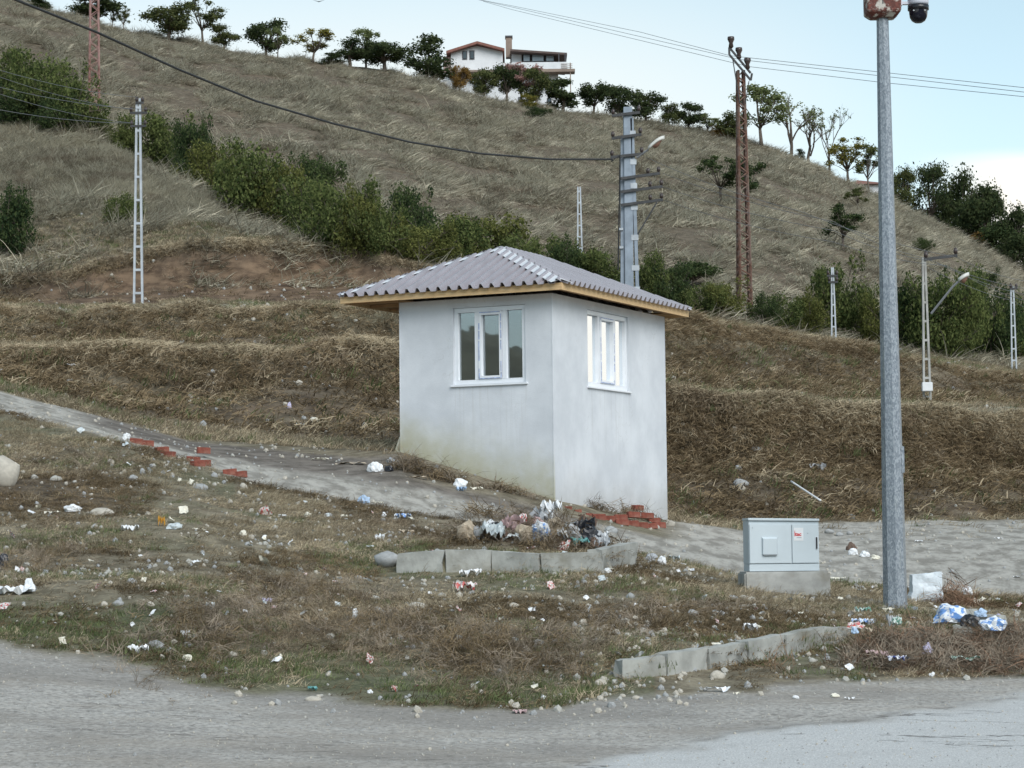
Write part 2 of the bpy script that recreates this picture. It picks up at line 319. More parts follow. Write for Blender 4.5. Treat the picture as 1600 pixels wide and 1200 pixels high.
# unseen hill added to block a low sun, end shaped for the window's reflection
def sun_block_hill():
    az = np.radians(-np.unique(np.concatenate([np.linspace(23.5, 158, 110), np.linspace(115, 122, 50)]))); rr = np.array([48, 60, 75, 92, 110, 130, 150, 170, 190, 205, 250, 330.])
    A, Rr = np.meshgrid(az, rr); ad = -np.degrees(A)
    e = np.interp(ad, [20, 60, 95, 106, 115.5, 117.2, 118.0, 119.0, 124, 145, 160], [13.2, 12, 10.5, 9.2, 7.6, 6.0, 4.5, 2.9, 1.8, 1.2, .8])
    top = 205 * np.tan(np.radians(e)) + 1.65
    t = np.clip((Rr - 48) / 157, 0, 1); z = 1.0 + (top - 1) * (t ** .85); z = np.where(Rr > 205, top - (Rr - 205) * .1, z)
    X, Y = Rr * np.sin(A), Rr * np.cos(A)
    z = z + fbm(X / 14, Y / 14, 77, 4) * 1.6 * np.clip(t * 3, 0, 1)
    nr, nc = A.shape; ix = np.arange(nr * nc).reshape(nr, nc)
    F = np.stack([ix[:-1, :-1], ix[:-1, 1:], ix[1:, 1:], ix[1:, :-1]], -1).reshape(-1, 4)[:, ::-1]
    o = link('sun_block_hill', mesh_np('sun_block_hill', np.stack([X.ravel(), Y.ravel(), z.ravel()], 1), F), None, plain('sun_block_hill_grass', (.17, .16, .11), .95, .3, .2)); tag(o, kind='structure')
sun_block_hill()
# mountains added out of view to block a low sun, which now stands above
def ridge():
    az = np.radians(np.linspace(24, 212, 190)); rr = np.array([420, 600, 800, 1000, 1200, 1500.])
    A, Rr = np.meshgrid(az, rr); ad = np.degrees(A)
    e = np.interp(ad, [24, 45, 62, 90, 112, 130, 170, 188, 212], [.3, .7, 1.2, 1.8, 3.0, 9.6, 9.6, 3, 1.2])
    t = np.clip((Rr - 420) / 780, 0, 1); z = 1200 * np.tan(np.radians(e)) * t ** 1.2 * np.where(Rr > 1200, .8, 1)
    X, Y = Rr * np.sin(A), Rr * np.cos(A); z = z + fbm(X / 160, Y / 160, 79, 4) * 14 * t - .5
    nr, nc = A.shape; ix = np.arange(nr * nc).reshape(nr, nc)
    F = np.stack([ix[:-1, :-1], ix[:-1, 1:], ix[1:, 1:], ix[1:, :-1]], -1).reshape(-1, 4)
    o = link('sun_block_ridge', mesh_np('sun_block_ridge', np.stack([X.ravel(), Y.ravel(), z.ravel()], 1), F), None, plain('sun_block_ridge_scrub', (.10, .12, .08), .95, .3, .01)); tag(o, kind='structure')
ridge()
# ------------------------------------------------------------------ mesh helpers
class MB:
    def __init__(s): s.v = []; s.f = []
    def add(s, vs, fs):
        k = len(s.v); s.v += [tuple(p) for p in vs]; s.f += [tuple(i + k for i in f) for f in fs]; return s
    def box(s, a, b, fr=None):
        vs = [(x, y, z) for z in (a[2], b[2]) for y in (a[1], b[1]) for x in (a[0], b[0])]
        if fr: vs = [fr(*p) for p in vs]
        return s.add(vs, [(0, 2, 3, 1), (4, 5, 7, 6), (0, 1, 5, 4), (2, 6, 7, 3), (0, 4, 6, 2), (1, 3, 7, 5)])
    def beam(s, p, q, w, h, up=(0, 0, 1)):
        p, q = Vector(p), Vector(q); d = (q - p).normalized(); u = Vector(up)
        r = d.cross(u)
        if r.length < 1e-3: r = d.cross(Vector((1, 0, 0)))
        r.normalize(); u = r.cross(d); vs = []
        for c in (p, q):
            for a, b in ((-1, -1), (1, -1), (1, 1), (-1, 1)): vs.append(c + r * (a * w / 2) + u * (b * h / 2))
        return s.add(vs, [(0, 1, 2, 3), (7, 6, 5, 4), (0, 4, 5, 1), (1, 5, 6, 2), (2, 6, 7, 3), (3, 7, 4, 0)])
    def tube(s, pts, rad, n=6, cap=True):
        pts = [Vector(p) for p in pts]; rad = rad if isinstance(rad, (list, tuple)) else [rad] * len(pts); k0 = len(s.v); pr = None
        for i, p in enumerate(pts):
            d = (pts[min(i + 1, len(pts) - 1)] - pts[max(i - 1, 0)]).normalized()
            r = pr - d * pr.dot(d) if pr is not None else d.cross(Vector((0, 0, 1)) if abs(d.z) < .9 else Vector((1, 0, 0)))
            if r.length < 1e-5: r = d.orthogonal()
            r.normalize(); pr = r; u = d.cross(r)
            for a in range(n):
                t = 2 * math.pi * a / n; s.v.append(tuple(p + (r * math.cos(t) + u * math.sin(t)) * rad[i]))
        for i in range(len(pts) - 1):
            for a in range(n):
                b = (a + 1) % n; s.f.append((k0 + i * n + a, k0 + i * n + b, k0 + (i + 1) * n + b, k0 + (i + 1) * n + a))
        if cap: s.f.append(tuple(k0 + a for a in range(n))[::-1]); s.f.append(tuple(k0 + (len(pts) - 1) * n + a for a in range(n)))
        return s
    def lathe(s, prof, c, n=16, fr=None):
        k0 = len(s.v)
        for r, z in prof:
            for a in range(n):
                t = 2 * math.pi * a / n; s.v.append((c[0] + r * math.cos(t), c[1] + r * math.sin(t), c[2] + z))
        for i in range(len(prof) - 1):
            for a in range(n):
                b = (a + 1) % n; s.f.append((k0 + i * n + a, k0 + i * n + b, k0 + (i + 1) * n + b, k0 + (i + 1) * n + a))
        s.f.append(tuple(k0 + a for a in range(n))[::-1]); s.f.append(tuple(k0 + (len(prof) - 1) * n + a for a in range(n))); return s
    def mesh(s, name, smooth=False, bev=0.0):
        me = bpy.data.meshes.new(name); me.from_pydata(s.v, [], s.f)
        if bev:
            b = bmesh.new(); b.from_mesh(me); bmesh.ops.remove_doubles(b, verts=b.verts, dist=1e-5)
            bmesh.ops.bevel(b, geom=[e for e in b.edges if len(e.link_faces) == 2 and e.calc_face_angle(0) > .5], offset=bev, segments=2, affect='EDGES', clamp_overlap=True)
            b.to_mesh(me); b.free()
        if smooth: me.polygons.foreach_set('use_smooth', [True] * len(me.polygons))
        me.update(); return me
    def build(s, name, m_, parent=None, smooth=False, bev=0.0, **kw): return tag(link(name, s.mesh(name, smooth, bev), parent, m_), **kw)

# ------------------------------------------------------------------ the white guard hut
def plaster_mat():
    m_, t, b = mat('white_plaster'); q = NT(t); v = q.obj(); sp = q.n('ShaderNodeSeparateXYZ'); t.links.new(v, sp.inputs[0])
    n1 = q.noise(v, 1.3, 6, .62); n2 = q.noise(q.map(v, (5, 5, .7)), 2.2, 5, .6); fn = q.noise(v, 55, 4, .6)
    c = q.mix(q.ramp(n1, .32, .7), (.58, .61, .65), (.70, .73, .77)); c = q.mix(q.ramp(n2, .5, .8, 0, .15), c, (.55, .565, .58))
    c = q.mix(q.ramp(q.noise(v, 9, 4, .6), .62, .75, 0, .3), c, (.53, .545, .555))
    # damp yellow green stain creeping up from the soil, only on the wall facing the track
    hgt = q.math('ADD', sp.outputs[2], q.math('MULTIPLY', sp.outputs[0], .285)); hgt = q.math('SUBTRACT', hgt, q.math('MULTIPLY', q.noise(v, 1.1, 5, .6), .9))
    st = q.math('MULTIPLY', q.ramp(hgt, -.55, .42, 1, 0), q.ramp(sp.outputs[1], .02, .06, 1, 0))
    st = q.math('MULTIPLY', st, q.ramp(q.noise(v, 4, 5, .65), .2, .6, .5, 1))
    c = q.mix(q.math('MULTIPLY', st, .8), c, (.40, .385, .22))
    # rain streaks under the two sills, faint hairline cracks in the render
    def box1(v_, a, b_): return q.math('MULTIPLY', q.ramp(v_, a - .05, a + .02), q.ramp(v_, b_ - .02, b_ + .05, 1, 0))
    msk = q.math('MAXIMUM', q.math('MULTIPLY', box1(sp.outputs[0], -1.70, -.42), q.ramp(sp.outputs[1], .02, .06, 1, 0)), q.math('MULTIPLY', box1(sp.outputs[1], 1.22, 2.85), q.ramp(sp.outputs[1], .5, .8)))
    sk = q.ramp(q.noise(q.map(v, (13, 13, .5)), 1.3, 4, .6), .50, .66); sk = q.math('MULTIPLY', q.math('MULTIPLY', sk, msk), q.math('MULTIPLY', q.ramp(sp.outputs[2], .2, 1.6), q.ramp(sp.outputs[2], 1.68, 1.72, 1, 0)))
    c = q.mix(q.math('MULTIPLY', sk, .22), c, (.42, .42, .40))
    hc = q.ramp(q.math('ABSOLUTE', q.math('SUBTRACT', q.noise(v, .8, 7, .6), .5)), .0, .0035, 1, 0); c = q.mix(q.math('MULTIPLY', q.math('MULTIPLY', hc, q.ramp(q.noise(v, .6, 2), .5, .6)), .35), c, (.36, .36, .35))
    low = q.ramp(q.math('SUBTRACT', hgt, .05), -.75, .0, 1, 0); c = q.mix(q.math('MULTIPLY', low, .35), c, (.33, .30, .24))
    q.put(b.inputs['Base Color'], c); b.inputs['Roughness'].default_value = .82; b.inputs['Specular IOR Level'].default_value = .3
    q.bump(q.math('ADD', fn, q.math('MULTIPLY', q.noise(v, 7, 4, .6), 1.2)), .22, .012, b); return m_
def roof_mat(name, paint):
    m_, t, b = mat(name); q = NT(t); v = q.obj()
    n = q.noise(v, 3, 5, .6); c = q.mix(q.ramp(n, .35, .7), paint, tuple(x * .82 for x in paint)); c = q.mix(q.ramp(q.noise(v, 22, 4, .7), .6, .75, 0, .5), c, (.30, .20, .18))
    q.put(b.inputs['Base Color'], c); b.inputs['Metallic'].default_value = .0; b.inputs['Specular IOR Level'].default_value = 1.0; b.inputs['IOR'].default_value = 1.9; q.put(b.inputs['Roughness'], q.ramp(n, .3, .7, .22, .38)); return m_
M = {}
M['plaster'] = plaster_mat()
M['roof'] = roof_mat('coated_roof_sheet', (.36, .33, .355)); M['cap'] = roof_mat('bright_ridge_sheet', (.80, .83, .86))
M['pvc'] = plain('white_pvc', (.80, .83, .87), .35, .06, 3); M['film'] = plain('blue_protective_film', (.34, .42, .66), .4, .45, 26)
M['room'] = plain('bare_cement_render', (.30, .30, .29), .9, .2, 4)
def wood_mat(name, a, b_):
    m_, t, b = mat(name); q = NT(t); v = q.obj(); n = q.noise(q.map(v, (1.2, 14, 14)), 2.5, 5, .6)
    q.put(b.inputs['Base Color'], q.mix(q.ramp(n, .3, .7), a, b_)); b.inputs['Roughness'].default_value = .7; return m_
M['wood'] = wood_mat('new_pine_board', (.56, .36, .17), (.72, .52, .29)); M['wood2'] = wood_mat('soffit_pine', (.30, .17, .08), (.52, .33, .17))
def glass_mat():
    m_ = bpy.data.materials.new('window_glass'); m_.use_nodes = True; t = m_.node_tree; t.nodes.clear(); q = NT(t)
    o = q.n('ShaderNodeOutputMaterial'); g = q.n('ShaderNodeBsdfGlossy'); g.inputs['Roughness'].default_value = .015; g.inputs['Color'].default_value = (.93, .97, 1, 1)
    tr = q.n('ShaderNodeBsdfTransparent'); tr.inputs['Color'].default_value = (.55, .62, .62, 1)
    fr = q.n('ShaderNodeFresnel'); fr.inputs['IOR'].default_value = 1.6
    f = q.math('MULTIPLY', fr.outputs[0], 4.2); f = q.math('MINIMUM', f, .92)
    wn = q.n('ShaderNodeBump'); wn.inputs['Strength'].default_value = .05; wn.inputs['Distance'].default_value = .02; t.links.new(q.noise(q.obj(), 1.6, 2), wn.inputs['Height']); t.links.new(wn.outputs[0], g.inputs['Normal'])
    mx = q.n('ShaderNodeMixShader'); q.put(mx.inputs[0], f); t.links.new(tr.outputs[0], mx.inputs[1]); t.links.new(g.outputs[0], mx.inputs[2]); t.links.new(mx.outputs[0], o.inputs[0]); return m_
M['glass'] = glass_mat()
pc = pix(866, 778, 34.1)
HX, HY = pc[0], pc[1]; HZ = 2.33            # front corner; hut frame: +x runs along the right wall (away), +y along the left wall... see below
LL, RL = 2.60, 4.30                          # wall lengths: left face, right face
ldir = Vector((-.894, .447, 0)).normalized(); rdir = Vector((.447, .894, 0)).normalized()
# local frame: x = along rdir rotated... we use local x = -ldir (to the right of the left face), local y = rdir (into depth)
hut = empty('guard_hut', (HX, HY, HZ), math.atan2(-ldir.y, -ldir.x), label='small white plastered hut with a hipped corrugated roof beside the dirt track', cat='hut')
# local coordinates: left face runs x in [-LL, 0] at y=0; right face runs y in [0, RL] at x=0
TOP = 3.72 + 1.65 - HZ; BOT = -.9
WL = (-1.67, -.45, 2.39 + 1.65 - HZ, 3.58 + 1.65 - HZ); WR = (1.25, 2.82, 2.385 + 1.65 - HZ, 3.59 + 1.65 - HZ); TH = .2
def wallquads(mb, a0, a1, w, fr, fi):
    """outer and inner skin of a wall with one opening plus the reveals; fr maps (along, z) outside, fi inside"""
    xs = [a0, w[0], w[1], a1]; zs = [BOT, w[2], w[3], TOP]
    for g, flip in ((fr, 0), (fi, 1)):
        for i in range(3):
            for j in range(3):
                if i == 1 and j == 1: continue
                q = [g(xs[i], zs[j]), g(xs[i + 1], zs[j]), g(xs[i + 1], zs[j + 1]), g(xs[i], zs[j + 1])]
                mb.add(q[::-1] if flip else q, [(0, 1, 2, 3)])
    c = [(w[0], w[2]), (w[1], w[2]), (w[1], w[3]), (w[0], w[3])]
    for k in range(4):
        a, b_ = c[k], c[(k + 1) % 4]; mb.add([fr(*b_), fr(*a), fi(*a), fi(*b_)], [(0, 1, 2, 3)])
mb = MB(); wallquads(mb, -LL, 0, WL, lambda a, z: (a, 0, z), lambda a, z: (a, TH, z)); mb.build('wall', M['plaster'], hut)
mb = MB(); wallquads(mb, 0, RL, WR, lambda a, z: (0, a, z), lambda a, z: (-TH, a, z)); mb.build('wall', M['plaster'], hut)
mb = MB().box((-LL, TH, BOT), (-LL + TH, RL - TH, TOP)); mb.build('wall', M['plaster'], hut)
mb = MB().box((-LL, RL - TH, BOT), (-TH, RL, TOP)); mb.build('wall', M['plaster'], hut)
MB().box((-LL + TH, TH, .55), (-TH, RL - TH, .6)).build('floor_slab', M['room'], hut)
MB().box((-LL + TH, TH, TOP - .06), (-TH, RL - TH, TOP - .02)).build('ceiling', M['room'], hut)
# plaster foot that spreads at the track end of the wall
mb = MB(); mb.add([(-LL - .22, -.13, -.9), (-LL + 1.25, -.03, -.9), (-LL + 1.25, .01, .45), (-LL - .02, .01, .98), (-LL - .20, .03, .55), (-LL - .22, .5, -.9), (-LL - .20, .5, .4), (-LL, .5, .9), (-LL + .1, .3, 0), (-LL + 1.3, .1, 0)],
    [(0, 1, 2, 4), (4, 2, 3), (0, 4, 6, 5), (4, 3, 7, 6)]); mb.build('plaster_footing', M['plaster'], hut)
# corner bead
MB().box((-.012, -.005, BOT), (.005, .012, TOP)).build('corner_bead', M['plaster'], hut)
MB().box((-LL - .004, -.005, BOT + .9), (-LL + .012, .012, TOP)).build('corner_bead', M['plaster'], hut)
MB().box((-.012, RL - .012, BOT), (.005, RL + .004, TOP)).build('corner_bead', M['plaster'], hut)
def window(w, P, cat_lab):
    """P(a, d, z): a along the wall, d outwards"""
    a0, a1, z0, z1 = w; fr = lambda a, d, z: P(a, d, z)
    o = tag(link('window', MB().mesh('window'), hut), cat_lab)
    mb = MB(); t = .07; dd0, dd1 = -.13, -.035
    mb.box((a0 + .002, dd0, z1 - t), (a1 - .002, dd1, z1 - .002), fr); mb.box((a0 + .002, dd0, z0 + .02), (a1 - .002, dd1, z0 + t + .02), fr)
    mb.box((a0 + .002, dd0, z0 + t + .02), (a0 + t, dd1, z1 - t), fr); mb.box((a1 - t, dd0, z0 + t + .02), (a1 - .002, dd1, z1 - t), fr)
    n = (a1 - a0); m1 = a0 + n * .315; m2 = a0 + n * .70
    for mm in (m1, m2): mb.box((mm - .035, dd0 - .002, z0 + t + .02), (mm + .035, dd1, z1 - t), fr)
    me = mb.mesh('window_frame', bev=.005); me.materials.append(M['pvc'])
    o.data = me; o.name = 'window'
    # opening sash with torn blue film in the middle
    s = MB(); b0, b1 = m1 + .037, m2 - .037; c0, c1 = z0 + t + .023, z1 - t - .003; k = .05
    for (p, q_) in (((b0, c1 - k), (b1, c1)), ((b0, c0), (b1, c0 + k)), ((b0, c0 + k), (b0 + k, c1 - k)), ((b1 - k, c0 + k), (b1, c1 - k))):
        s.box((p[0], dd0, p[1]), (q_[0], dd1 + .015, q_[1]), fr)
    s.build('sash', M['pvc'], o, bev=.005)
    zz = c0 + .01
    while zz < c1 - .03:
        h = R.uniform(.05, .16)
        for aa in (b0 + .004, b1 - .022):
            if R.random() < .8: MB().box((aa, dd1 + .0155, zz), (aa + R.uniform(.010, .018), dd1 + .018, min(zz + h, c1 - .01)), fr).build('film_strip', M['film'], o)
        zz += h + R.uniform(.0, .03)
    for z_ in (c1 - .02, c0 + .006): MB().box((b0 + .02, dd1 + .0185, z_), (b1 - .03, dd1 + .0205, z_ + .012), fr).build('film_strip', M['film'], o)
    for (g0, g1, e) in ((a0 + t, m1 - .035, 0), (b0 + k, b1 - k, k), (m2 + .035, a1 - t, 0)):
        MB().box((g0 + .001, -.088, z0 + t + .021 + e), (g1 - .001, -.084, z1 - t - .001 - e), fr).build('pane', M['glass'], o)
    MB().box((a0 - .04, -.03, z0 - .012), (a1 + .04, .035, z0 + .016), fr).build('sill', M['pvc'], o, bev=.004)
window(WL, lambda a, d, z: (a, -d, z), None)
window(WR, lambda a, d, z: (d, a, z), None)
# roof
ox, oyl, oyf, oyb = .31, .87, .31, .31
X0, X1, Y0, Y1 = -LL - oyl, ox, -oyf, RL + oyb
EZ = 3.83 + 1.65 - HZ; RZ = EZ + .80; XC = (X0 + X1) / 2; YA, YB = 1.5, 2.9
fh = .105
fz0, fz1 = EZ - fh, EZ
for a, b_ in (((X0, Y0), (X1, Y0)), ((X1, Y0), (X1, Y1)), ((X1, Y1), (X0, Y1)), ((X0, Y1), (X0, Y0))):
    d = Vector((b_[0] - a[0], b_[1] - a[1], 0)).normalized(); n_ = Vector((d.y, -d.x, 0))
    p0 = Vector((a[0], a[1], 0)); p1 = Vector((b_[0], b_[1], 0)); p1 = p1 - d * .026
    vs = [p0 + n_ * 0, p1 + n_ * 0, p1 - n_ * .025, p0 - n_ * .025]
    mb = MB(); mb.add([(v.x, v.y, fz0) for v in vs] + [(v.x, v.y, fz1) for v in vs], [(3, 2, 1, 0), (4, 5, 6, 7), (0, 1, 5, 4), (1, 2, 6, 5), (2, 3, 7, 6), (3, 0, 4, 7)])
    mb.build('fascia_board', M['wood'], hut)
# soffit boards under the deep left eave and the narrow ones, rafters above them
for (x0_, x1_, y0_, y1_, nb) in ((X0 + .027, -LL - .002, Y0 + .027, Y1 - .027, 7), (.002, X1 - .027, Y0 + .027, Y1 - .027, 2)):
    w_ = (x1_ - x0_) / nb
    for k in range(nb): MB().box((x0_ + k * w_ + .004, y0_, fz0 + .055 + .004 * (k % 2)), (x0_ + (k + 1) * w_ - .004, y1_, fz0 + .075 + .004 * (k % 2))).build('soffit_board', M['wood2'], hut)
for (y0_, y1_, nb) in ((Y0 + .027, -.002, 2), (RL + .002, Y1 - .027, 2)):
    w_ = (y1_ - y0_) / nb
    for k in range(nb): MB().box((-LL + .002, y0_ + k * w_ + .004, fz0 + .055), (-.002, y0_ + (k + 1) * w_ - .004, fz0 + .075)).build('soffit_board', M['wood2'], hut)
for yy in np.arange(Y0 + .25, Y1 - .1, .62): MB().box((X0 + .03, yy, fz0 + .004), (-LL - .003, yy + .05, fz0 + .052)).build('rafter', M['wood2'], hut)
def roof_face(E0, E1, A, B):
    """corrugated sheet from eave E0->E1 up to the ridge piece A->B"""
    E0, E1, A, B = map(Vector, (E0, E1, A, B)); e = (E1 - E0); Ln = e.length; e.normalize()
    upv = (A - E0) - e * (A - E0).dot(e); slope = upv.length; upn = upv.normalized(); nrm = e.cross(upn).normalized()
    if nrm.z < 0: nrm = -nrm
    ta, tb = (A - E0).dot(e), (B - E0).dot(e)
    def vmax(t):
        if t < ta: return slope * t / ta
        if t > tb: return slope * (Ln - t) / (Ln - tb)
        return slope
    pit = .172; k = int(Ln / pit); pit = Ln / k; T = []
    for i in range(k):
        for fr_, h in ((0, 0), (.50, 0.0), (.66, .066), (.84, .066)): T.append(((i + fr_) * pit, h))
    T.append((Ln, 0)); vs = []; fs = []
    for t, h in T:
        vm = max(vmax(t) - .0, .0)
        lo = -.06 if 0.02 < t < Ln - .02 else -.0
        a = E0 + e * t + upn * lo + nrm * (h + .012); b_ = E0 + e * t + upn * vm + nrm * (h + .012); vs += [a, b_, a - nrm * .004, b_ - nrm * .004]
    for i in range(len(T) - 1):
        a = i * 4; c = a + 4; fs += [(a, c, c + 1, a + 1), (a + 2, a + 3, c + 3, c + 2), (a, a + 2, c + 2, c)]
    MB().add(vs, fs).build('roof_sheet', M['roof'], hut)
E = [(X0, Y0, EZ), (X1, Y0, EZ), (X1, Y1, EZ), (X0, Y1, EZ)]; RA, RB = (XC, YA, RZ), (XC, YB, RZ)
roof_face(E[0], E[1], RA, RA); roof_face(E[1], E[2], RA, RB); roof_face(E[2], E[3], RB, RB); roof_face(E[3], E[0], RB, RA)
def cap(p, q_, w, name='hip_cap'):
    p, q_ = Vector(p), Vector(q_); d = (q_ - p).normalized(); r = d.cross(Vector((0, 0, 1))).normalized(); up = Vector((0, 0, 1))
    o = up * .052; s_ = .30 if name == 'hip_cap' else .42
    a = [p + o - r * w - up * (w * s_), p + o, p + o + r * w - up * (w * s_), q_ + o - r * w - up * (w * s_), q_ + o, q_ + o + r * w - up * (w * s_)]
    b_ = [v - up * .004 for v in a]
    MB().add(a + b_, [(0, 1, 4, 3), (1, 2, 5, 4), (9, 10, 7, 6), (10, 11, 8, 7), (0, 6, 7, 1), (1, 7, 8, 2), (3, 4, 10, 9), (4, 5, 11, 10), (0, 3, 9, 6), (2, 8, 11, 5)]).build(name, M['cap'], hut)
for c, r_ in zip(E, (RA, RA, RB, RB)): cap(c, r_, .17 if c[0] > 0 else .10)
cap((XC, YA - .05, RZ + .008), (XC, YB + .05, RZ + .008), .17, 'ridge_cap')
# ------------------------------------------------------------------ foliage and grass materials
def leaf_mat(name, a, b_, spread=.35, trans=.35, objrand=True, patch=.25):
    m_ = bpy.data.materials.new(name); m_.use_nodes = True; t = m_.node_tree; t.nodes.clear(); q = NT(t)
    o = q.n('ShaderNodeOutputMaterial'); p = q.pos()
    n1 = q.noise(p, patch, 4, .6); n2 = q.noise(p, patch * 9, 3, .6)
    f = q.math('ADD', q.math('MULTIPLY', n1, .55), q.math('MULTIPLY', n2, .45))
    if objrand:
        oi = q.n('ShaderNodeObjectInfo'); f = q.math('ADD', f, q.math('MULTIPLY', q.math('SUBTRACT', oi.outputs['Random'], .5), spread))
    at = q.attr('rnd'); f = q.math('ADD', f, q.math('MULTIPLY', q.math('SUBTRACT', at.outputs['Fac'], .5), .45))
    c = q.mix(q.ramp(f, .30, .68), a, b_)
    if 'hill' in name or 'verge' in name: c = q.mix(q.ramp(q.noise(p, .35, 5, .65), .52, .66, 0, .45), c, (.24, .17, .12))
    d = q.n('ShaderNodeBsdfDiffuse'); d.inputs['Roughness'].default_value = .8; tr = q.n('ShaderNodeBsdfTranslucent'); t.links.new(c, d.inputs[0]); t.links.new(c, tr.inputs[0])
    mx = q.n('ShaderNodeMixShader'); mx.inputs[0].default_value = trans; t.links.new(d.outputs[0], mx.inputs[1]); t.links.new(tr.outputs[0], mx.inputs[2]); t.links.new(mx.outputs[0], o.inputs[0]); return m_
M['straw'] = leaf_mat('dry_hill_grass', (.25, .225, .17), (.64, .595, .47), .5, .3, True, .16)
M['straw_near'] = leaf_mat('dry_verge_grass', (.26, .21, .14), (.62, .53, .38), .6, .3, True, .8)
M['straw_brown'] = leaf_mat('brown_bank_grass', (.11, .08, .048), (.34, .26, .16), .6, .25, True, .5)
M['grass_green'] = leaf_mat('green_grass', (.085, .115, .045), (.25, .29, .14), .5, .35, True, .9)
M['twig'] = plain('dry_twigs', (.27, .22, .165), .9, .35, 8)
M['twig_red'] = plain('reddish_dry_brush', (.24, .145, .09), .9, .4, 8)
M['bark'] = plain('grey_brown_bark', (.13, .105, .085), .9, .3, 5)
def blades(n, rad, hmin, hmax, w, lean, seed, seg_=3, curl=.6, flat=0.0):
    r = np.random.RandomState(seed); vs = []; fs = []; rn = []
    for i in range(n):
        a = r.rand() * 6.283; d = rad * math.sqrt(r.rand()); x, y = d * math.cos(a), d * math.sin(a); h = r.uniform(hmin, hmax)
        yaw = r.normal(0, .9) if lean > .3 else r.rand() * 6.283
        dx, dy = math.cos(yaw), math.sin(yaw); px_, py_ = -dy, dx; ln = max(0, r.normal(lean, .25)); k0 = len(vs); cr = r.rand()
        ang = ln; X, Y_, Z = x, y, 0.0; tw = r.uniform(-.8, .8); wx, wy = px_ * math.cos(tw) + dx * math.sin(tw), py_ * math.cos(tw) + dy * math.sin(tw)
        for s_i in range(seg_ + 1):
            ww = w * (1 - (s_i / seg_) ** 1.5) * .5 * r.uniform(.8, 1.2) + w * .06
            vs += [(X - wx * ww, Y_ - wy * ww, Z), (X + wx * ww, Y_ + wy * ww, Z)]; rn += [cr, cr]
            X += dx * math.sin(ang) * h / seg_; Y_ += dy * math.sin(ang) * h / seg_; Z += math.cos(ang) * h / seg_; ang += curl * r.uniform(.3, 1)
            if Z < 0.01: Z = .01
        for s_i in range(seg_): fs.append((k0 + 2 * s_i, k0 + 2 * s_i + 1, k0 + 2 * s_i + 3, k0 + 2 * s_i + 2))
    return mesh_np('tuft', np.array(vs), np.array(fs), {'rnd': np.array(rn)}, False)
def src(me, m_):
    me.materials.append(m_); return bpy.data.objects.new(me.name, me)
def scatter(name, pts, rot, scl, idx, sources, **kw):
    me = bpy.data.meshes.new(name); me.vertices.add(len(pts)); me.vertices.foreach_set('co', np.asarray(pts, np.float32).ravel())
    a = me.attributes.new('rot', 'FLOAT_VECTOR', 'POINT'); a.data.foreach_set('vector', np.asarray(rot, np.float32).ravel())
    a = me.attributes.new('scl', 'FLOAT', 'POINT'); a.data.foreach_set('value', np.asarray(scl, np.float32))
    a = me.attributes.new('idx', 'INT', 'POINT'); a.data.foreach_set('value', np.asarray(idx, np.int32))
    o = link(name, me); tag(o, kind='stuff', **kw)
    g = bpy.data.node_groups.new(name, 'GeometryNodeTree'); g.interface.new_socket('Geometry', in_out='INPUT', socket_type='NodeSocketGeometry'); g.interface.new_socket('Geometry', in_out='OUTPUT', socket_type='NodeSocketGeometry')
    gi = g.nodes.new('NodeGroupInput'); go = g.nodes.new('NodeGroupOutput'); jn = g.nodes.new('GeometryNodeJoinGeometry')
    def na(nm, ty):
        x = g.nodes.new('GeometryNodeInputNamedAttribute'); x.data_type = ty; x.inputs['Name'].default_value = nm; return x.outputs['Attribute']
    ra_, rs_, ri_ = na('rot', 'FLOAT_VECTOR'), na('scl', 'FLOAT'), na('idx', 'INT')
    for k, so_ in enumerate(sources):
        oi = g.nodes.new('GeometryNodeObjectInfo'); oi.inputs['Object'].default_value = so_; oi.inputs['As Instance'].default_value = True
        ip = g.nodes.new('GeometryNodeInstanceOnPoints'); cp = g.nodes.new('FunctionNodeCompare'); cp.data_type = 'INT'; cp.operation = 'EQUAL'
        g.links.new(ri_, cp.inputs[2]); cp.inputs[3].default_value = k
        g.links.new(gi.outputs[0], ip.inputs['Points']); g.links.new(cp.outputs[0], ip.inputs['Selection']); g.links.new(oi.outputs['Geometry'], ip.inputs['Instance'])
        g.links.new(ra_, ip.inputs['Rotation']); g.links.new(rs_, ip.inputs['Scale']); g.links.new(ip.outputs[0], jn.inputs[0])
    g.links.new(jn.outputs[0], go.inputs[0])
    md = o.modifiers.new('scatter', 'NODES'); md.node_group = g; return o
def zone_pts(n, smin, smax, ka, kb, seed, ta=0., tb=1., power=1.0, extra=None):
    """random ground points between profile lines ka and kb"""
    r = np.random.RandomState(seed); s = r.uniform(smin, smax, n)
    Da = kd(ka, s) if not callable(ka) else ka(s); Db = kd(kb, s) if not callable(kb) else kb(s); t = r.rand(n)
    Y = Da + (Db - Da) * (ta + (tb - ta) * t)
    w = Y / Y.max(); keep = r.rand(n) < w          # even density over the ground
    s, Y = s[keep], Y[keep]; X = s * Y; return X, Y, s, r
def mask_keep(X, Y, s, r, track_w=1.0):
    D4, D5 = kd(4, s), kd(5, s); e = fbm(X / .8, Y / .8, 31, 4)
    lot_ = s > .115
    on = (Y > D4 + .15 - e * .35) & (Y < np.where(lot_, kd(6, s) - .35 + e * .3, D5 - .1 + e * .3))
    hutp = hut_foot(X, Y)
    dk = (Y - D4) / (D5 - D4); dk = (dk > .52 + .12 * fbm(X / .5, Y / .5, 33, 3)) & (s < .02)
    return (~on | (r.rand(len(X)) < np.where(dk, .34, .02))) & ~hutp
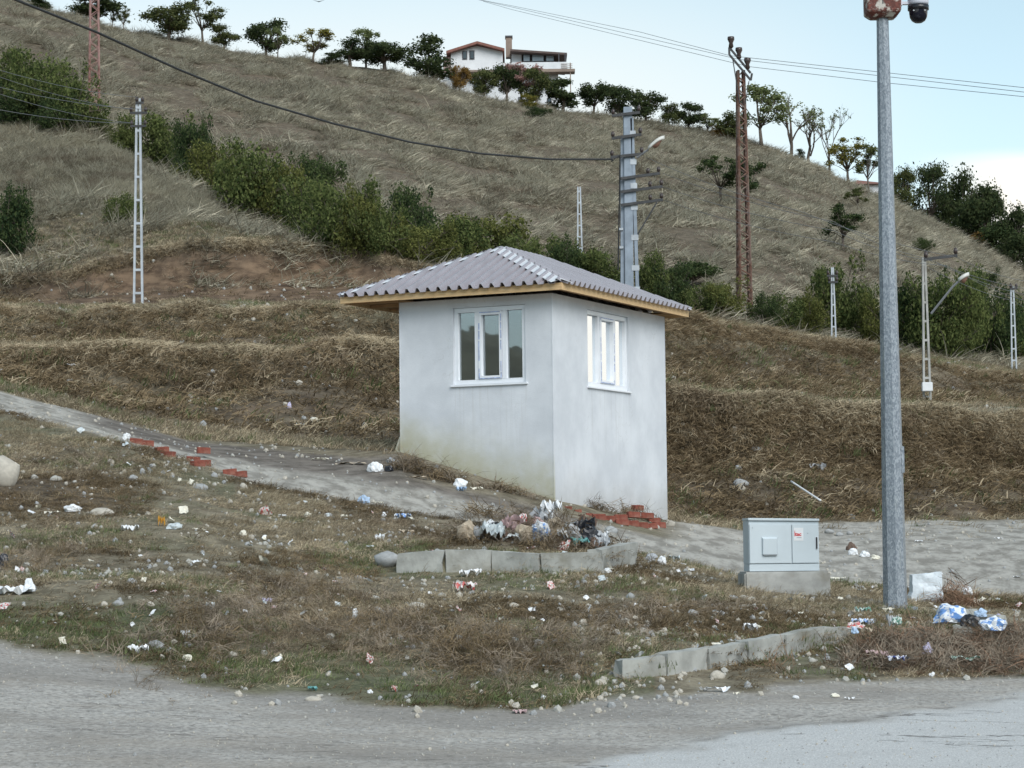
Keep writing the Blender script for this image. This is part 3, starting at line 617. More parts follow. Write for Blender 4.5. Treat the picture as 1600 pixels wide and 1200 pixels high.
def hut_foot(X, Y, g=0.05):
    dx, dy = X - HX, Y - HY; lx = -(dx * ldir.x + dy * ldir.y); ly = dx * rdir.x + dy * rdir.y
    return (lx > -LL - g) & (lx < g) & (ly > -g) & (ly < RL + g)
# ---- main hillside: long dry grass combed down and to the right
hill_src = [src(blades(34, .55, .55, 1.05, .036, 1.12, 100 + k, 3, .30), M['straw']) for k in range(4)]
X, Y, s, r = zone_pts(66000, -.27, .27, 11, 14, 1, -.02, 1.06)
tu_ = fbm((X + Y * .25) / 1.7, (Y - X * .4) / 3.4, 91, 3); k = r.rand(len(X)) < .12 + .88 * sm(tu_, -.28, .12); X, Y, s, tu_ = X[k], Y[k], s[k], tu_[k]
yaw = -0.62 + fbm(X / 9, Y / 16, 93, 3) * 1.2 + r.normal(0, .2, len(X))
scatter('hill_grass', np.stack([X, Y, H(X, Y) - .03], 1), np.stack([r.normal(0, .15, len(X)), r.normal(.26, .16, len(X)), yaw], 1), r.uniform(.7, 1.2, len(X)) * (.45 + .85 * sm(tu_, -.25, .35)), r.randint(0, 4, len(X)), hill_src, label='long dry grass lying in waves over the hillside')
# ---- terraces and banks
bank_src = [src(blades(30, .26, .10, .27, .013, 1.0, 120 + k, 3, .5), M['straw_near' if k < 2 else 'straw_brown']) for k in range(4)] + [src(blades(26, .2, .08, .2, .012, .4, 130, 2, .5), M['grass_green'])]
X, Y, s, r = zone_pts(90000, -.265, .265, 5, 11, 2)
D = np.array([kd(q_, s) for q_ in range(len(KD))])
steep = ((Y > D[6]) & (Y < D[7] - .3)) | ((Y > D[8] + .3) & (Y < D[9] - .3)) | ((Y > D[10]) & (Y < D[11] - .2) & (s < .0))
scarp = (Y > D[10]) & (Y < D[11] - .1) & (s < -.03) & (s > -.21)
nz = fbm(X / 2.2, Y / 2.2, 97, 4)
keep = mask_keep(X, Y, s, r) & (r.rand(len(X)) < np.where(scarp, .05, np.where(steep, np.where(s < .03, .48, .72) + .7 * nz, .97))); X, Y, s, steep, nz = X[keep], Y[keep], s[keep], steep[keep], nz[keep]
yaw = -1.1 + fbm(X / 5, Y / 5, 98, 3) * 1.5 + r.normal(0, .6, len(X)); u = r.rand(len(X))
gr = fbm(X / 2.5, Y / 2.5, 63, 4)
idx_ = np.where(u < .05 + .35 * sm(gr, .05, .4) * ~steep, 4, np.where(steep, np.where(u < .55, 2, 3) - (u > .90) * 2, r.randint(0, 2, len(X))))
scatter('bank_grass', np.stack([X, Y, H(X, Y) - .02], 1), np.stack([r.normal(0, .2, len(X)), np.where(steep, .38, .05) + r.normal(.0, .2, len(X)), yaw], 1), r.uniform(.6, 1.3, len(X)) * np.where(steep, 1.35, .8), idx_, bank_src, label='matted dry grass covering the terraces and banks behind the hut')
# pale fringe hanging over the lips of the terraces, thicker growth on the steep top of each bank
FP = []
for k_, n_, smx in ((7, 15000, .265), (9, 12000, .265), (11, 3000, .0)):
    r = np.random.RandomState(400 + k_); s = r.uniform(-.265, smx, n_); d_ = np.where(r.rand(n_) < np.where(s < .03, .8, .55), r.uniform(-.12, .45, n_), r.uniform(-1.5 if k_ != 11 else -.3, 0, n_)); Y = kd(k_, s) + d_; X = s * Y
    ok = (~hut_foot(X, Y, .2)) & ~((k_ == 9) & (fbm(X / 2, Y * 0, 5, 3) > .35)); FP.append(np.stack([X, Y, d_, np.full(n_, k_)], 1)[ok])
FP = np.concatenate(FP); X, Y, d_ = FP[:, 0], FP[:, 1], FP[:, 2]; r = np.random.RandomState(9)
scatter('lip_grass', np.stack([X, Y, H(X, Y) - .02], 1), np.stack([r.normal(0, .2, len(X)), np.where(d_ < .1, .8, .1) + r.normal(.0, .2, len(X)), -1.25 + r.normal(0, .5, len(X))], 1), r.uniform(.7, 1.3, len(X)), np.where(d_ > -.12, r.randint(0, 2, len(X)), r.choice([2, 3, 2, 3, 1], len(X))), bank_src, label='pale dry grass hanging over the edges of the terraces')
# spur above the cut scarp
X, Y, s, r = zone_pts(34000, -.27, .02, 11, 12, 4, .03); lipd = Y - kd(11, s)
yaw = -.9 + fbm(X / 6, Y / 9, 98, 3) * 1.6 + r.normal(0, .5, len(X))
idn = np.where(r.rand(len(X)) < .15 + .75 * sm(lipd, 3, 14), r.randint(0, 4, len(X)), r.choice([4, 5, 6, 4, 5, 8], len(X)))
scatter('spur_grass', np.stack([X, Y, H(X, Y) - .02], 1), np.stack([r.normal(0, .15, len(X)), r.normal(.1, .2, len(X)), yaw], 1), r.uniform(.6, 1.0, len(X)) * np.where(idn < 4, .2 + .5 * sm(lipd, 4, 14), 1.2), idn, hill_src + bank_src, label='pale dry grass on the low spur above the cut earth scarp')
# ---- verge in front
near_src = [src(blades(32, .14, .04, .15, .0055, 1.15, 140 + k, 3, .55), M['straw_near']) for k in range(2)] + [src(blades(30, .14, .04, .13, .006, 1.2, 150, 3, .5), M['straw_brown'])] \
    + [src(blades(34, .12, .03, .085, .0055, .35, 160 + k, 2, .6), M['grass_green']) for k in range(2)] + [src(blades(9, .08, .12, .28, .005, .6, 165, 4, .35), M['straw_near'])]
X, Y, s, r = zone_pts(78000, -.262, .262, lambda s: kd(2, s) - .3, lambda s: kd(4, s) + .3, 5)
e = fbm(X / .8, Y / .8, 31, 4); e2 = fbm(X / .25, Y / .25, 37, 3); ra = Y - kd(2, s) + e * .45 + e2 * .25
keep = (ra > .1) & mask_keep(X, Y, s, r); yl = np.interp(X, KERBS[0][0], KERBS[0][1], left=0, right=0); keep &= ~((yl > 0) & (Y < yl - .25) & (r.rand(len(X)) < .75))
bare = fbm(X / 1.0, Y / 1.0, 171, 4); keep &= r.rand(len(X)) < .90 - .78 * sm(bare, -.06, .2)
X, Y, s, ra = X[keep], Y[keep], s[keep], ra[keep]
gr = np.exp(-((ra - .9) / .9) ** 2) * (s < .07) * .48 + .32 * sm(fbm(X / 1.4, Y / 1.4, 61, 4), .05, .4); u = r.rand(len(X))
idx_ = np.where(u < gr, r.randint(3, 5, len(X)), np.where(u > .965, 5, np.where(fbm(X / 1.7, Y / 1.7, 173, 3) > .05, 2, r.randint(0, 2, len(X)))))
yaw = -.6 + fbm(X / 2, Y / 2, 99, 3) * 3 + r.normal(0, .9, len(X))
scatter('verge_grass', np.stack([X, Y, H(X, Y) - .008], 1), np.stack([r.normal(0, .2, len(X)), r.normal(0, .2, len(X)), yaw], 1), r.uniform(.5, 1.05, len(X)), idx_, near_src, label='matted dry and green grass on the verge between the road and the track')

# ------------------------------------------------------------------ shrubs and trees
def leaf_cloud(name, clumps, n, leaf, seed, asp=(1, 1, 1), shell=.55):
    """clumps: (cx, cy, cz, rx, ry, rz); leaf sized quads spread through each, denser near the outside"""
    r = np.random.RandomState(seed); cl = np.array(clumps, float); vol = (cl[:, 3] * cl[:, 4] * cl[:, 5]) ** .67; ci = r.choice(len(cl), n, p=vol / vol.sum())
    d = r.normal(size=(n, 3)); d /= np.linalg.norm(d, axis=1)[:, None]; rad = (shell + (1 - shell) * r.rand(n)) * (1 + .22 * r.normal(size=n)); c = cl[ci]
    p = c[:, :3] + d * rad[:, None] * c[:, 3:6]
    a = r.normal(size=(n, 3)); a /= np.linalg.norm(a, axis=1)[:, None]; nrm = d + a * .9; nrm /= np.linalg.norm(nrm, axis=1)[:, None]
    t = np.cross(nrm, r.normal(size=(n, 3))); t /= np.linalg.norm(t, axis=1)[:, None]; b_ = np.cross(nrm, t); L_ = (leaf * r.uniform(.6, 1.4, n))[:, None]; W_ = L_ * .55
    V = np.stack([p - t * L_, p + b_ * W_, p + t * L_, p - b_ * W_], 1).reshape(-1, 3); F = np.arange(n * 4).reshape(n, 4)
    return mesh_np(name, V, F, {'rnd': np.repeat(r.rand(n), 4)}, False)
def crown_clumps(n, w, h, z0, seed, taper=0.0, flat=1.0):
    r = np.random.RandomState(seed); out_ = []
    for i in range(n):
        a = r.rand() * 6.283; t = r.rand(); zz = z0 + h * (.15 + .75 * t); ww = w * math.sqrt(max(.05, 1 - (2 * t - 1) ** 2 * .75)) * (1 - taper * t)
        d = ww * math.sqrt(r.rand()) * .72; q_ = r.uniform(.26, .44) * min(w, h * .8); out_.append((d * math.cos(a), d * math.sin(a), zz, q_, q_, q_ * .75 * flat))
    return out_
def wood(name, clumps, trunk_h, r0, z0, seed, extra=2):
    mb = MB(); r = random.Random(seed); top = Vector((r.uniform(-.08, .08) * trunk_h, r.uniform(-.08, .08) * trunk_h, trunk_h))
    mb.tube([(0, 0, -.25), (top.x * .3, top.y * .3 + .03, trunk_h * .4), top], [r0 * 1.25, r0, r0 * .78], 7)
    for c in clumps:
        e = Vector(c[:3]); st = top * r.uniform(.75, 1.0); mid = st.lerp(e, .5) + Vector((r.uniform(-.1, .1), r.uniform(-.1, .1), r.uniform(.0, .12)))
        mb.tube([st, mid, e], [r0 * .45, r0 * .28, r0 * .1], 5)
        for k in range(extra):
            f = e + Vector((r.uniform(-1, 1), r.uniform(-1, 1), r.uniform(-.3, 1))) * c[3] * .9; mb.tube([mid.lerp(e, .5), f], [r0 * .18, r0 * .05], 4, False)
    return mb.mesh(name, True)
LM = {
 'dark': leaf_mat('dark_tree_leaves', (.032, .050, .026), (.095, .12, .052), .3, .3, False, .5),
 'olive': leaf_mat('olive_tree_leaves', (.055, .075, .032), (.17, .185, .075), .3, .35, False, .5),
 'yellow': leaf_mat('yellowing_leaves', (.11, .12, .03), (.38, .33, .09), .3, .45, False, .5),
 'orange': leaf_mat('rusty_autumn_leaves', (.16, .10, .035), (.42, .27, .09), .3, .45, False, .5),
 'pink': leaf_mat('faded_pink_autumn_leaves', (.33, .19, .17), (.60, .40, .36), .3, .4, False, .5),
 'pale': leaf_mat('pale_green_leaves', (.12, .15, .06), (.30, .34, .16), .3, .45, False, .5),
 'shrub': leaf_mat('shrub_leaves', (.05, .075, .028), (.195, .23, .085), .3, .35, False, .3),
 'shrub_yellow': leaf_mat('yellow_green_shrub_leaves', (.07, .085, .028), (.215, .225, .075), .3, .35, False, .3),
 'shrub_dark': leaf_mat('dark_shrub_leaves', (.030, .052, .026), (.10, .135, .055), .3, .3, False, .3),
}
VAR = {}
def tree_variant(kind, k):
    key = (kind, k)
    if key in VAR: return VAR[key]
    sd_ = hash(kind) % 1 + k * 13 + sum(map(ord, kind))
    if kind == 'round':      # nominal height 4.4, crown width 4.2
        c = crown_clumps(20, 2.0, 3.5, .75, sd_); w_ = wood('trunk', c, 1.3, .13, 0, sd_); lf = leaf_cloud('crown', c, 4200, .11, sd_, shell=.35)
    elif kind == 'umbrella':
        c = crown_clumps(18, 2.3, 2.3, 1.2, sd_, 0, 1.1); w_ = wood('trunk', c, 1.4, .13, 0, sd_); lf = leaf_cloud('crown', c, 4200, .105, sd_, shell=.35)
    elif kind == 'bushy':
        c = crown_clumps(15, 1.7, 4.1, .1, sd_, .35); w_ = wood('trunk', c, 1.6, .1, 0, sd_); lf = leaf_cloud('crown', c, 3600, .10, sd_)
    elif kind == 'airy':
        c = crown_clumps(16, 2.1, 3.4, 1.2, sd_, .2); c = [(a, b_, c_, d * .62, e_ * .62, f * .62) for a, b_, c_, d, e_, f in c]; w_ = wood('trunk', c, 1.5, .08, 0, sd_, 4); lf = leaf_cloud('crown', c, 2300, .085, sd_, shell=.2)
    elif kind == 'bare':
        r = random.Random(sd_); mb = MB(); tips = []
        def br(p, d, ln, rd, dep):
            q_ = p + d * ln; mid = p.lerp(q_, .5) + Vector((r.uniform(-1, 1), r.uniform(-1, 1), 0)) * ln * .06; mb.tube([p, mid, q_], [rd, rd * .85, rd * .68], 4 if dep else 6, False); tips.append(q_)
            if dep < 4:
                for _ in range(3 if dep else 4):
                    nd = (d + Vector((r.uniform(-1, 1), r.uniform(-1, 1), r.uniform(-.15, .6))) * .62).normalized(); br(p.lerp(q_, r.uniform(.55, 1)), nd, ln * r.uniform(.55, .78), rd * .55, dep + 1)
        br(Vector((0, 0, -.2)), Vector((.02, 0, 1)), 1.7, .085, 0); w_ = mb.mesh('trunk', True); rr = random.Random(sd_ + 1)
        cl = [(*rr.choice(tips), .16, .16, .12) for _ in range(120)]; lf = leaf_cloud('crown', cl, 520, .055, sd_, shell=.1)
    elif kind == 'shrub':
        rs = np.random.RandomState(sd_ + 5); c = crown_clumps(16, 1.6, 2.0, -.15, sd_, .1) + [(math.cos(a_) * d_, math.sin(a_) * d_, z_, q_, q_, q_ * 1.5) for a_, d_, z_, q_ in zip(rs.rand(9) * 6.28, rs.uniform(.9, 1.65, 9), rs.uniform(.4, 1.9, 9), rs.uniform(.16, .32, 9))]; w_ = wood('stem', c, .5, .05, 0, sd_, 3); lf = leaf_cloud('foliage', c, 6500, .055, sd_, shell=.45)
    elif kind == 'mass':
        c = crown_clumps(22, 2.6, 4.6, .1, sd_, .15); w_ = wood('trunk', c, 1.8, .13, 0, sd_, 2); lf = leaf_cloud('crown', c, 6500, .10, sd_, shell=.35)
    VAR[key] = (w_, lf); return VAR[key]
NOM = dict(round=(4.4, 4.3), umbrella=(4.0, 4.9), bushy=(4.6, 3.7), airy=(4.7, 4.4), bare=(5.6, 4.6), shrub=(2.35, 3.9), mass=(5.0, 5.4))
MC = {}; BND = {}
def plant(px, pb, pt, wpx, kind, col, label, cat='tree', group=None, Y=None, k=None, name=None, dy=0.0):
    """stand a tree at the ground point seen at (px, pb); its top and width as measured"""
    if Y is None:
        p = G(px, pb, 60, 262)
        if p.y > 225:      # base hidden just behind the crest line
            Yc = float(kd(14, (px - 800) / FPX)) + 1.0; p = Vector((*pix(px, pb, Yc)[:2], 0)); p.z = min(hz(p.x, p.y), pix(px, pb, Yc)[2])
    else: p = Vector((*pix(px, pb, Y)[:2], 0))
    if Y is not None: p.z = hz(p.x, p.y)
    hgt = max(sz(pb - pt, p.y), .4) + (pix(px, pb, p.y)[2] - p.z if Y is not None else 0); wd = sz(wpx, p.y)
    k = R.randrange(4) if k is None else k; w_, lf = tree_variant(kind, k)
    n1, n2 = ('stem', 'foliage') if kind == 'shrub' else ('trunk', 'crown')
    o = empty(name or ('shrub' if kind == 'shrub' else 'tree'), p - Vector((0, 0, .05)), R.uniform(0, 6.28), label=label, cat=cat, group=group)
    if (kind, k) not in BND:
        v = np.empty(len(lf.vertices) * 3, np.float32); lf.vertices.foreach_get('co', v); v = v.reshape(-1, 3)
        BND[kind, k] = (np.percentile(v[:, 0], 98.5) - np.percentile(v[:, 0], 1.5), np.percentile(v[:, 2], 99.3))
    bw_, bh_ = BND[kind, k]; o.scale = (wd / bw_, wd / bw_, hgt / bh_)
    key = (kind, k, col)
    if key not in MC:
        a = w_ if not w_.materials else w_.copy(); a.materials.clear(); a.materials.append(M['bark']); b_ = lf.copy(); b_.materials.clear(); b_.materials.append(LM[col]); MC[key] = (a, b_)
    link(n1, MC[key][0], o); link(n2, MC[key][1], o); return o
GC = 'trees along the crest of the hill'
CREST = [
 (62, 17, -3, 34, 'bushy', 'dark', 'small dark bush on the crest, leftmost of all'),
 (152, 30, -12, 62, 'round', 'dark', 'dark round tree on the crest right behind the left rusty pylon'),
 (176, 38, 2, 20, 'airy', 'olive', 'thin wispy tree just right of the left rusty pylon'),
 (193, 44, 6, 20, 'airy', 'olive', 'second wispy sapling on the crest, taller and further right of the left pylon'),
 (263, 60, 10, 62, 'round', 'olive', 'broad olive tree with low spreading crown, left one of the crest trio'),
 (318, 68, 2, 46, 'airy', 'olive', 'tallest loose crowned tree in the middle of the crest trio'),
 (350, 74, 36, 36, 'round', 'olive', 'smallest tree of the crest trio, low crown on a thin trunk'),
 (416, 86, 30, 54, 'round', 'dark', 'lone dark round headed tree on the bare left part of the crest'),
 (434, 90, 44, 26, 'airy', 'pale', 'thin bare looking sapling leaning by the lone round headed tree'),
 (488, 97, 48, 48, 'airy', 'yellow', 'yellowish see-through tree on the crest left of the umbrella trees'),
 (518, 100, 84, 34, 'bushy', 'dark', 'low dark bush hugging the crest beside the yellowish tree'),
 (547, 103, 62, 52, 'umbrella', 'dark', 'dark flat topped tree, left of the pair before the faint bare tree'),
 (572, 100, 40, 48, 'airy', 'pale', 'faint pale tree standing behind the two dark flat topped trees'),
 (600, 110, 70, 64, 'umbrella', 'dark', 'widest dark flat topped tree on the crest left of the bushy tall one'),
 (668, 124, 52, 62, 'bushy', 'dark', 'tall dark tree bushy to the ground at the left end of the villa'),
 (718, 137, 95, 34, 'round', 'orange', 'rusty yellow small tree in front of the villa wall'),
 (757, 150, 98, 44, 'round', 'olive', 'green round tree in front of the left block of the villa'),
 (791, 158, 94, 44, 'round', 'dark', 'dense dark green tree below the chimney of the villa'),
 (815, 142, 76, 56, 'airy', 'pink', 'pinkish autumn tree against the middle of the villa'),
 (838, 166, 106, 52, 'round', 'olive', 'green tree with yellow undergrowth below the glazed terrace'),
 (826, 168, 146, 26, 'bushy', 'yellow', 'yellow bush at the foot of the trees below the villa'),
 (880, 170, 116, 54, 'bushy', 'dark', 'darkest roundest tree at the right end of the villa'),
 (928, 177, 128, 42, 'umbrella', 'dark', 'dark tree with a forked trunk, first one right of the villa'),
 (966, 186, 134, 48, 'round', 'dark', 'dark tree rising just behind the top of the big lattice pole'),
 (1010, 194, 142, 46, 'round', 'dark', 'dark tree on the crest just right of the big lattice pole'),
 (1046, 198, 164, 24, 'bushy', 'olive', 'small narrow tree between two round crest trees'),
 (1075, 203, 164, 42, 'round', 'dark', 'small round umbrella tree left of the tall rusty pylon'),
 (1106, 210, 180, 34, 'airy', 'pale', 'faint thin leaved tree just left of the tall rusty pylon'),
 (1146, 222, 180, 42, 'round', 'olive', 'green tree behind the tall rusty pylon'),
 (1126, 216, 196, 30, 'bushy', 'orange', 'low rusty coloured bush at the foot of the crest by the tall pylon'),
 (1190, 228, 138, 68, 'airy', 'pale', 'tall light green tree just right of the tall rusty pylon'),
 (1236, 243, 138, 64, 'bare', 'pale', 'tallest nearly bare tree with a fan of fine branches on the crest'),
 (1266, 252, 165, 44, 'bare', 'pale', 'slender nearly bare tree, middle one of the three on the slope of the crest'),
 (1296, 262, 160, 58, 'bare', 'pale', 'nearly bare tree, right one of the three on the slope of the crest'),
 (1250, 247, 228, 14, 'bushy', 'dark', 'tiny dark bush at the foot of the nearly bare trees'),
 (1324, 278, 208, 54, 'airy', 'yellow', 'yellow green tree left of the galvanised camera pole'),
 (1357, 286, 214, 42, 'airy', 'olive', 'loose olive tree partly behind the camera pole on the crest'),
]
for i, (x, b_, t_, w_, kd_, c_, lb) in enumerate(CREST): plant(x, b_ + 2, t_ - (0 if 700 < x < 900 else 3), w_ * (.95 if 700 < x < 900 else 1.15), kd_, c_, lb, 'tree', GC, k=i % 4)
RIGHT = [(1410, 318, 262, 52, 'mass', 'olive', 'yellowish green tree just right of the camera pole'), (1452, 332, 256, 62, 'mass', 'dark', 'dark tree second to the right of the camera pole'),
 (1500, 352, 266, 66, 'mass', 'dark', 'tall dark tree with feathery top in the right grove'), (1542, 368, 290, 62, 'mass', 'dark', 'dark tree in the middle right of the grove on the skyline'),
 (1585, 392, 322, 58, 'mass', 'dark', 'dark tree at the right edge of the skyline grove'), (1478, 352, 300, 52, 'mass', 'shrub_dark', 'dense dark tree low in the grove left of the clearing'),
 (1520, 385, 322, 62, 'mass', 'dark', 'dense dark tree in the lower middle of the grove'), (1562, 412, 345, 60, 'mass', 'shrub_dark', 'dark tree low in the grove near the right edge'),
 (1600, 436, 362, 60, 'mass', 'dark', 'lowest dark tree of the grove, cut by the right edge'), (1545, 396, 362, 44, 'airy', 'orange', 'brownish half bare bush in front of the dark grove'), (1572, 430, 392, 40, 'mass', 'olive', 'olive bush under the grove above the bright slope')]
for i, (x, b_, t_, w_, kd_, c_, lb) in enumerate(RIGHT):
    Yc = float(kd(14, (x - 800) / 3600)); plant(x, b_, t_, w_, kd_, c_, lb, 'tree', 'dark grove on the right shoulder of the hill', Y=Yc + (1 if b_ > 390 else 8 + (i % 3) * 4), k=i % 4)
HILLB = [(838, 184, 166, 34, 'shrub', 'shrub_dark', 'small green bush on the hillside below the villa'), (1128, 318, 245, 62, 'airy', 'shrub_dark', 'loose dark green tree on the open slope left of the rusty pylon'), (1168, 330, 250, 50, 'airy', 'shrub_dark', 'loose green tree on the open slope right behind the rusty pylon'),
 (1318, 392, 318, 66, 'airy', 'shrub_dark', 'sapling with a bare trunk on the slope left of the camera pole'), (1340, 330, 292, 36, 'airy', 'olive', 'small sapling on the upper slope next to the camera pole'),
 (1085, 452, 408, 74, 'umbrella', 'shrub_dark', 'dark low bush with a flat top on the foot of the slope'), (1440, 392, 372, 30, 'shrub', 'shrub_dark', 'dark tuft on the ridge behind the lamp bracket'), (1536, 452, 420, 52, 'shrub', 'shrub_dark', 'dark bush on the bright slope near the right edge')]
for i, (x, b_, t_, w_, kd_, c_, lb) in enumerate(HILLB): plant(x, b_, t_, w_, kd_, c_, lb, 'bush' if kd_ == 'shrub' else 'tree', 'bushes dotted on the open slope', k=i % 4)
BELT = [ # x, base, top, width, colour, label
 (12, 398, 296, 66, 'shrub_dark', 'dark bush cut by the left edge at mid height'), (16, 160, 92, 76, 'shrub', 'topmost green shrub by the left edge'), (62, 190, 112, 84, 'shrub', 'wide green shrub left of the left rusty pylon'),
 (28, 196, 146, 74, 'shrub_dark', 'dark lower shrub by the left edge above the dry grass'), (112, 204, 126, 74, 'shrub', 'green shrub at the foot of the left rusty pylon'), (92, 208, 172, 60, 'shrub_dark', 'dark shrub skirt left of the left rusty pylon foot'),
 (185, 232, 186, 44, 'shrub', 'low shrub between the pylon and the left ladder pole'), (240, 262, 192, 78, 'shrub', 'green shrub just right of the left ladder pole'), (298, 282, 205, 46, 'shrub_dark', 'dark pointed shrub in the upper left belt'),
 (335, 316, 232, 84, 'shrub_yellow', 'yellow green shrub right of the dark pointed one'), (384, 342, 242, 88, 'shrub', 'large green shrub above the middle of the scarp'), (430, 358, 270, 84, 'shrub_yellow', 'yellow green shrub above the highest part of the scarp'),
 (487, 320, 246, 58, 'shrub_dark', 'dark bush standing higher than the belt around it'), (478, 372, 296, 86, 'shrub', 'green shrub below the raised dark bush'), (528, 386, 305, 84, 'shrub', 'green shrub over the right end of the scarp'),
 (570, 396, 306, 76, 'shrub_yellow', 'olive shrub over the end of the scarp with yellow top'), (600, 400, 330, 60, 'shrub', 'shrub left of the pale gap in the belt'), (645, 392, 316, 76, 'shrub_dark', 'blue green shrub raised above the belt left of the roof'),
 (652, 410, 355, 80, 'shrub_yellow', 'low yellow green shrub just left of the roof slope'), (700, 420, 348, 86, 'shrub', 'green shrub over the left slope of the roof'), (752, 422, 356, 84, 'shrub_yellow', 'yellow green shrub left of the roof peak'),
 (800, 432, 372, 66, 'shrub', 'green shrub right behind the roof peak'), (848, 446, 385, 72, 'shrub', 'shrub behind the ridge of the roof'), (888, 452, 398, 54, 'shrub_dark', 'dark shrub left of the thin pale pole'), (935, 458, 392, 74, 'shrub', 'shrub between the thin pale pole and the big lattice pole'),
 (1015, 468, 400, 62, 'shrub', 'shrub just right of the big lattice pole'), (1052, 478, 420, 60, 'shrub_dark', 'shrub under the flat topped dark bush'), (1098, 492, 440, 66, 'shrub', 'green shrub left of the rusty pylon foot'), (1134, 498, 446, 60, 'shrub_yellow', 'yellow green shrub touching the rusty pylon foot'),
 (1192, 508, 470, 54, 'shrub_dark', 'dark shrub just right of the rusty pylon foot'), (1228, 514, 462, 62, 'shrub', 'green shrub in the low stretch of the belt'), (1270, 522, 462, 56, 'shrub_yellow', 'yellowish shrub left of the short ladder pole'),
 (1308, 524, 418, 72, 'shrub', 'tall green shrub behind the short ladder pole'), (1346, 530, 444, 64, 'shrub', 'green shrub left against the camera pole'), (1385, 536, 462, 60, 'shrub_yellow', 'yellowish shrub behind the camera pole'),
 (1424, 540, 452, 74, 'shrub_dark', 'dark green shrub between camera pole and lamp pole'), (1466, 548, 424, 84, 'shrub', 'tall green shrub behind the lamp pole bracket'), (1512, 552, 428, 84, 'shrub', 'tall green shrub under the street lamp head'),
 (1548, 556, 462, 76, 'shrub_dark', 'dark shrub left of the last ladder pole'), (1492, 556, 480, 74, 'shrub', 'lower green shrub in front of the tall ones by the lamp pole'), (1592, 560, 478, 74, 'shrub', 'green shrub at the right edge behind the last ladder pole'), (1400, 516, 470, 40, 'shrub', 'green shrub just behind the right edge of the camera pole'),
 (188, 350, 312, 44, 'shrub', 'small grass grown bush left of the left ladder pole')]
for i, (x, b_, t_, w_, c_, lb) in enumerate(BELT): plant(x, b_ + 3, t_ - ((9 + 8 * (i % 3)) if x < 1000 else 3 + 5 * (i % 3)), w_ * (1.22 + .13 * (i % 2) if x < 1000 else 1.1), 'shrub', c_, lb, 'shrub', 'belt of shrubs along the foot of the hill', k=i % 4)
# ------------------------------------------------------------------ materials for built things
M['concrete'] = plain('weathered_concrete', (.40, .40, .38), .9, .22, 5, dirt=(.24, .22, .18), bump=.3)
M['kerb'] = plain('dirty_kerb_concrete', (.37, .375, .35), .92, .25, 4, dirt=(.20, .19, .15), bump=.4)
M['pole_conc'] = plain('pale_concrete_pole', (.46, .50, .54), .85, .18, 3)
M['galv'] = None
def galv():
    m_, t, b = mat('galvanised_steel'); q = NT(t); v = q.obj(); vo = q.n('ShaderNodeTexVoronoi'); vo.inputs['Scale'].default_value = 75; t.links.new(q.map(v, (1, 1, .6)), vo.inputs['Vector'])
    n = q.noise(v, 90, 3, .7); c = q.mix(q.ramp(q.math('ADD', q.math('MULTIPLY', vo.outputs['Color'], .5), q.math('MULTIPLY', n, .5)), .3, .75), (.19, .22, .255), (.38, .42, .46))
    c = q.mix(q.ramp(q.noise(q.map(v, (6, 6, .5)), 1.5, 4, .6), .55, .75, 0, .5), c, (.36, .39, .34))
    q.put(b.inputs['Base Color'], c); b.inputs['Metallic'].default_value = .35; q.put(b.inputs['Roughness'], q.ramp(n, .3, .7, .42, .62)); return m_
M['galv'] = galv()
def rusty(name, paint, rust, lo, hi, sc):
    m_, t, b = mat(name); q = NT(t); v = q.obj(); n = q.noise(v, sc, 6, .68)
    f = q.ramp(n, lo, hi); q.put(b.inputs['Base Color'], q.mix(f, paint, q.mix(q.ramp(q.noise(v, sc * 5, 3), .3, .7), rust, tuple(x * .45 for x in rust)))); b.inputs['Roughness'].default_value = .75; q.bump(n, .3, .01, b); return m_
M['rustbox'] = rusty('rusty_white_enamel', (.50, .47, .42), (.17, .05, .035), .40, .50, 7)
M['big_conc'] = plain('blue_grey_concrete', (.27, .32, .38), .85, .2, 3)
M['pylon'] = rusty('rusty_pylon_steel', (.20, .15, .125), (.19, .09, .06), .35, .6, 2.5)
M['pylon_red'] = rusty('faded_red_pylon_paint', (.36, .22, .20), (.25, .11, .08), .4, .65, 2)
M['cab'] = plain('pale_blue_grey_cabinet', (.56, .63, .67), .5, .05, 2, dirt=(.50, .56, .59)); M['cam_white'] = plain('camera_housing', (.62, .64, .72), .4, .05, 3)
M['black'] = plain('black_plastic', (.012, .012, .015), .3, .2, 3); M['dome'] = plain('smoked_dome', (.01, .01, .02), .08, .1, 3)
M['red_print'] = plain('red_print', (.62, .06, .07), .5, .1, 20); M['grey_print'] = plain('grey_print', (.25, .28, .30), .5, .1, 20); M['label_white'] = plain('white_label', (.74, .76, .78), .5, .05, 9)
M['dark_iron'] = plain('dark_iron', (.05, .052, .055), .7, .3, 6); M['insul'] = plain('brown_porcelain', (.05, .035, .032), .3, .2, 6); M['wire'] = plain('aluminium_wire', (.16, .17, .18), .6, .1, 3); M['cable'] = plain('black_cable', (.03, .032, .034), .7, .1, 3)
M['lamp'] = plain('lamp_shell', (.62, .62, .58), .4, .1, 5); M['lamp_glass'] = plain('brownish_lamp_bowl', (.30, .17, .13), .4, .2, 5)
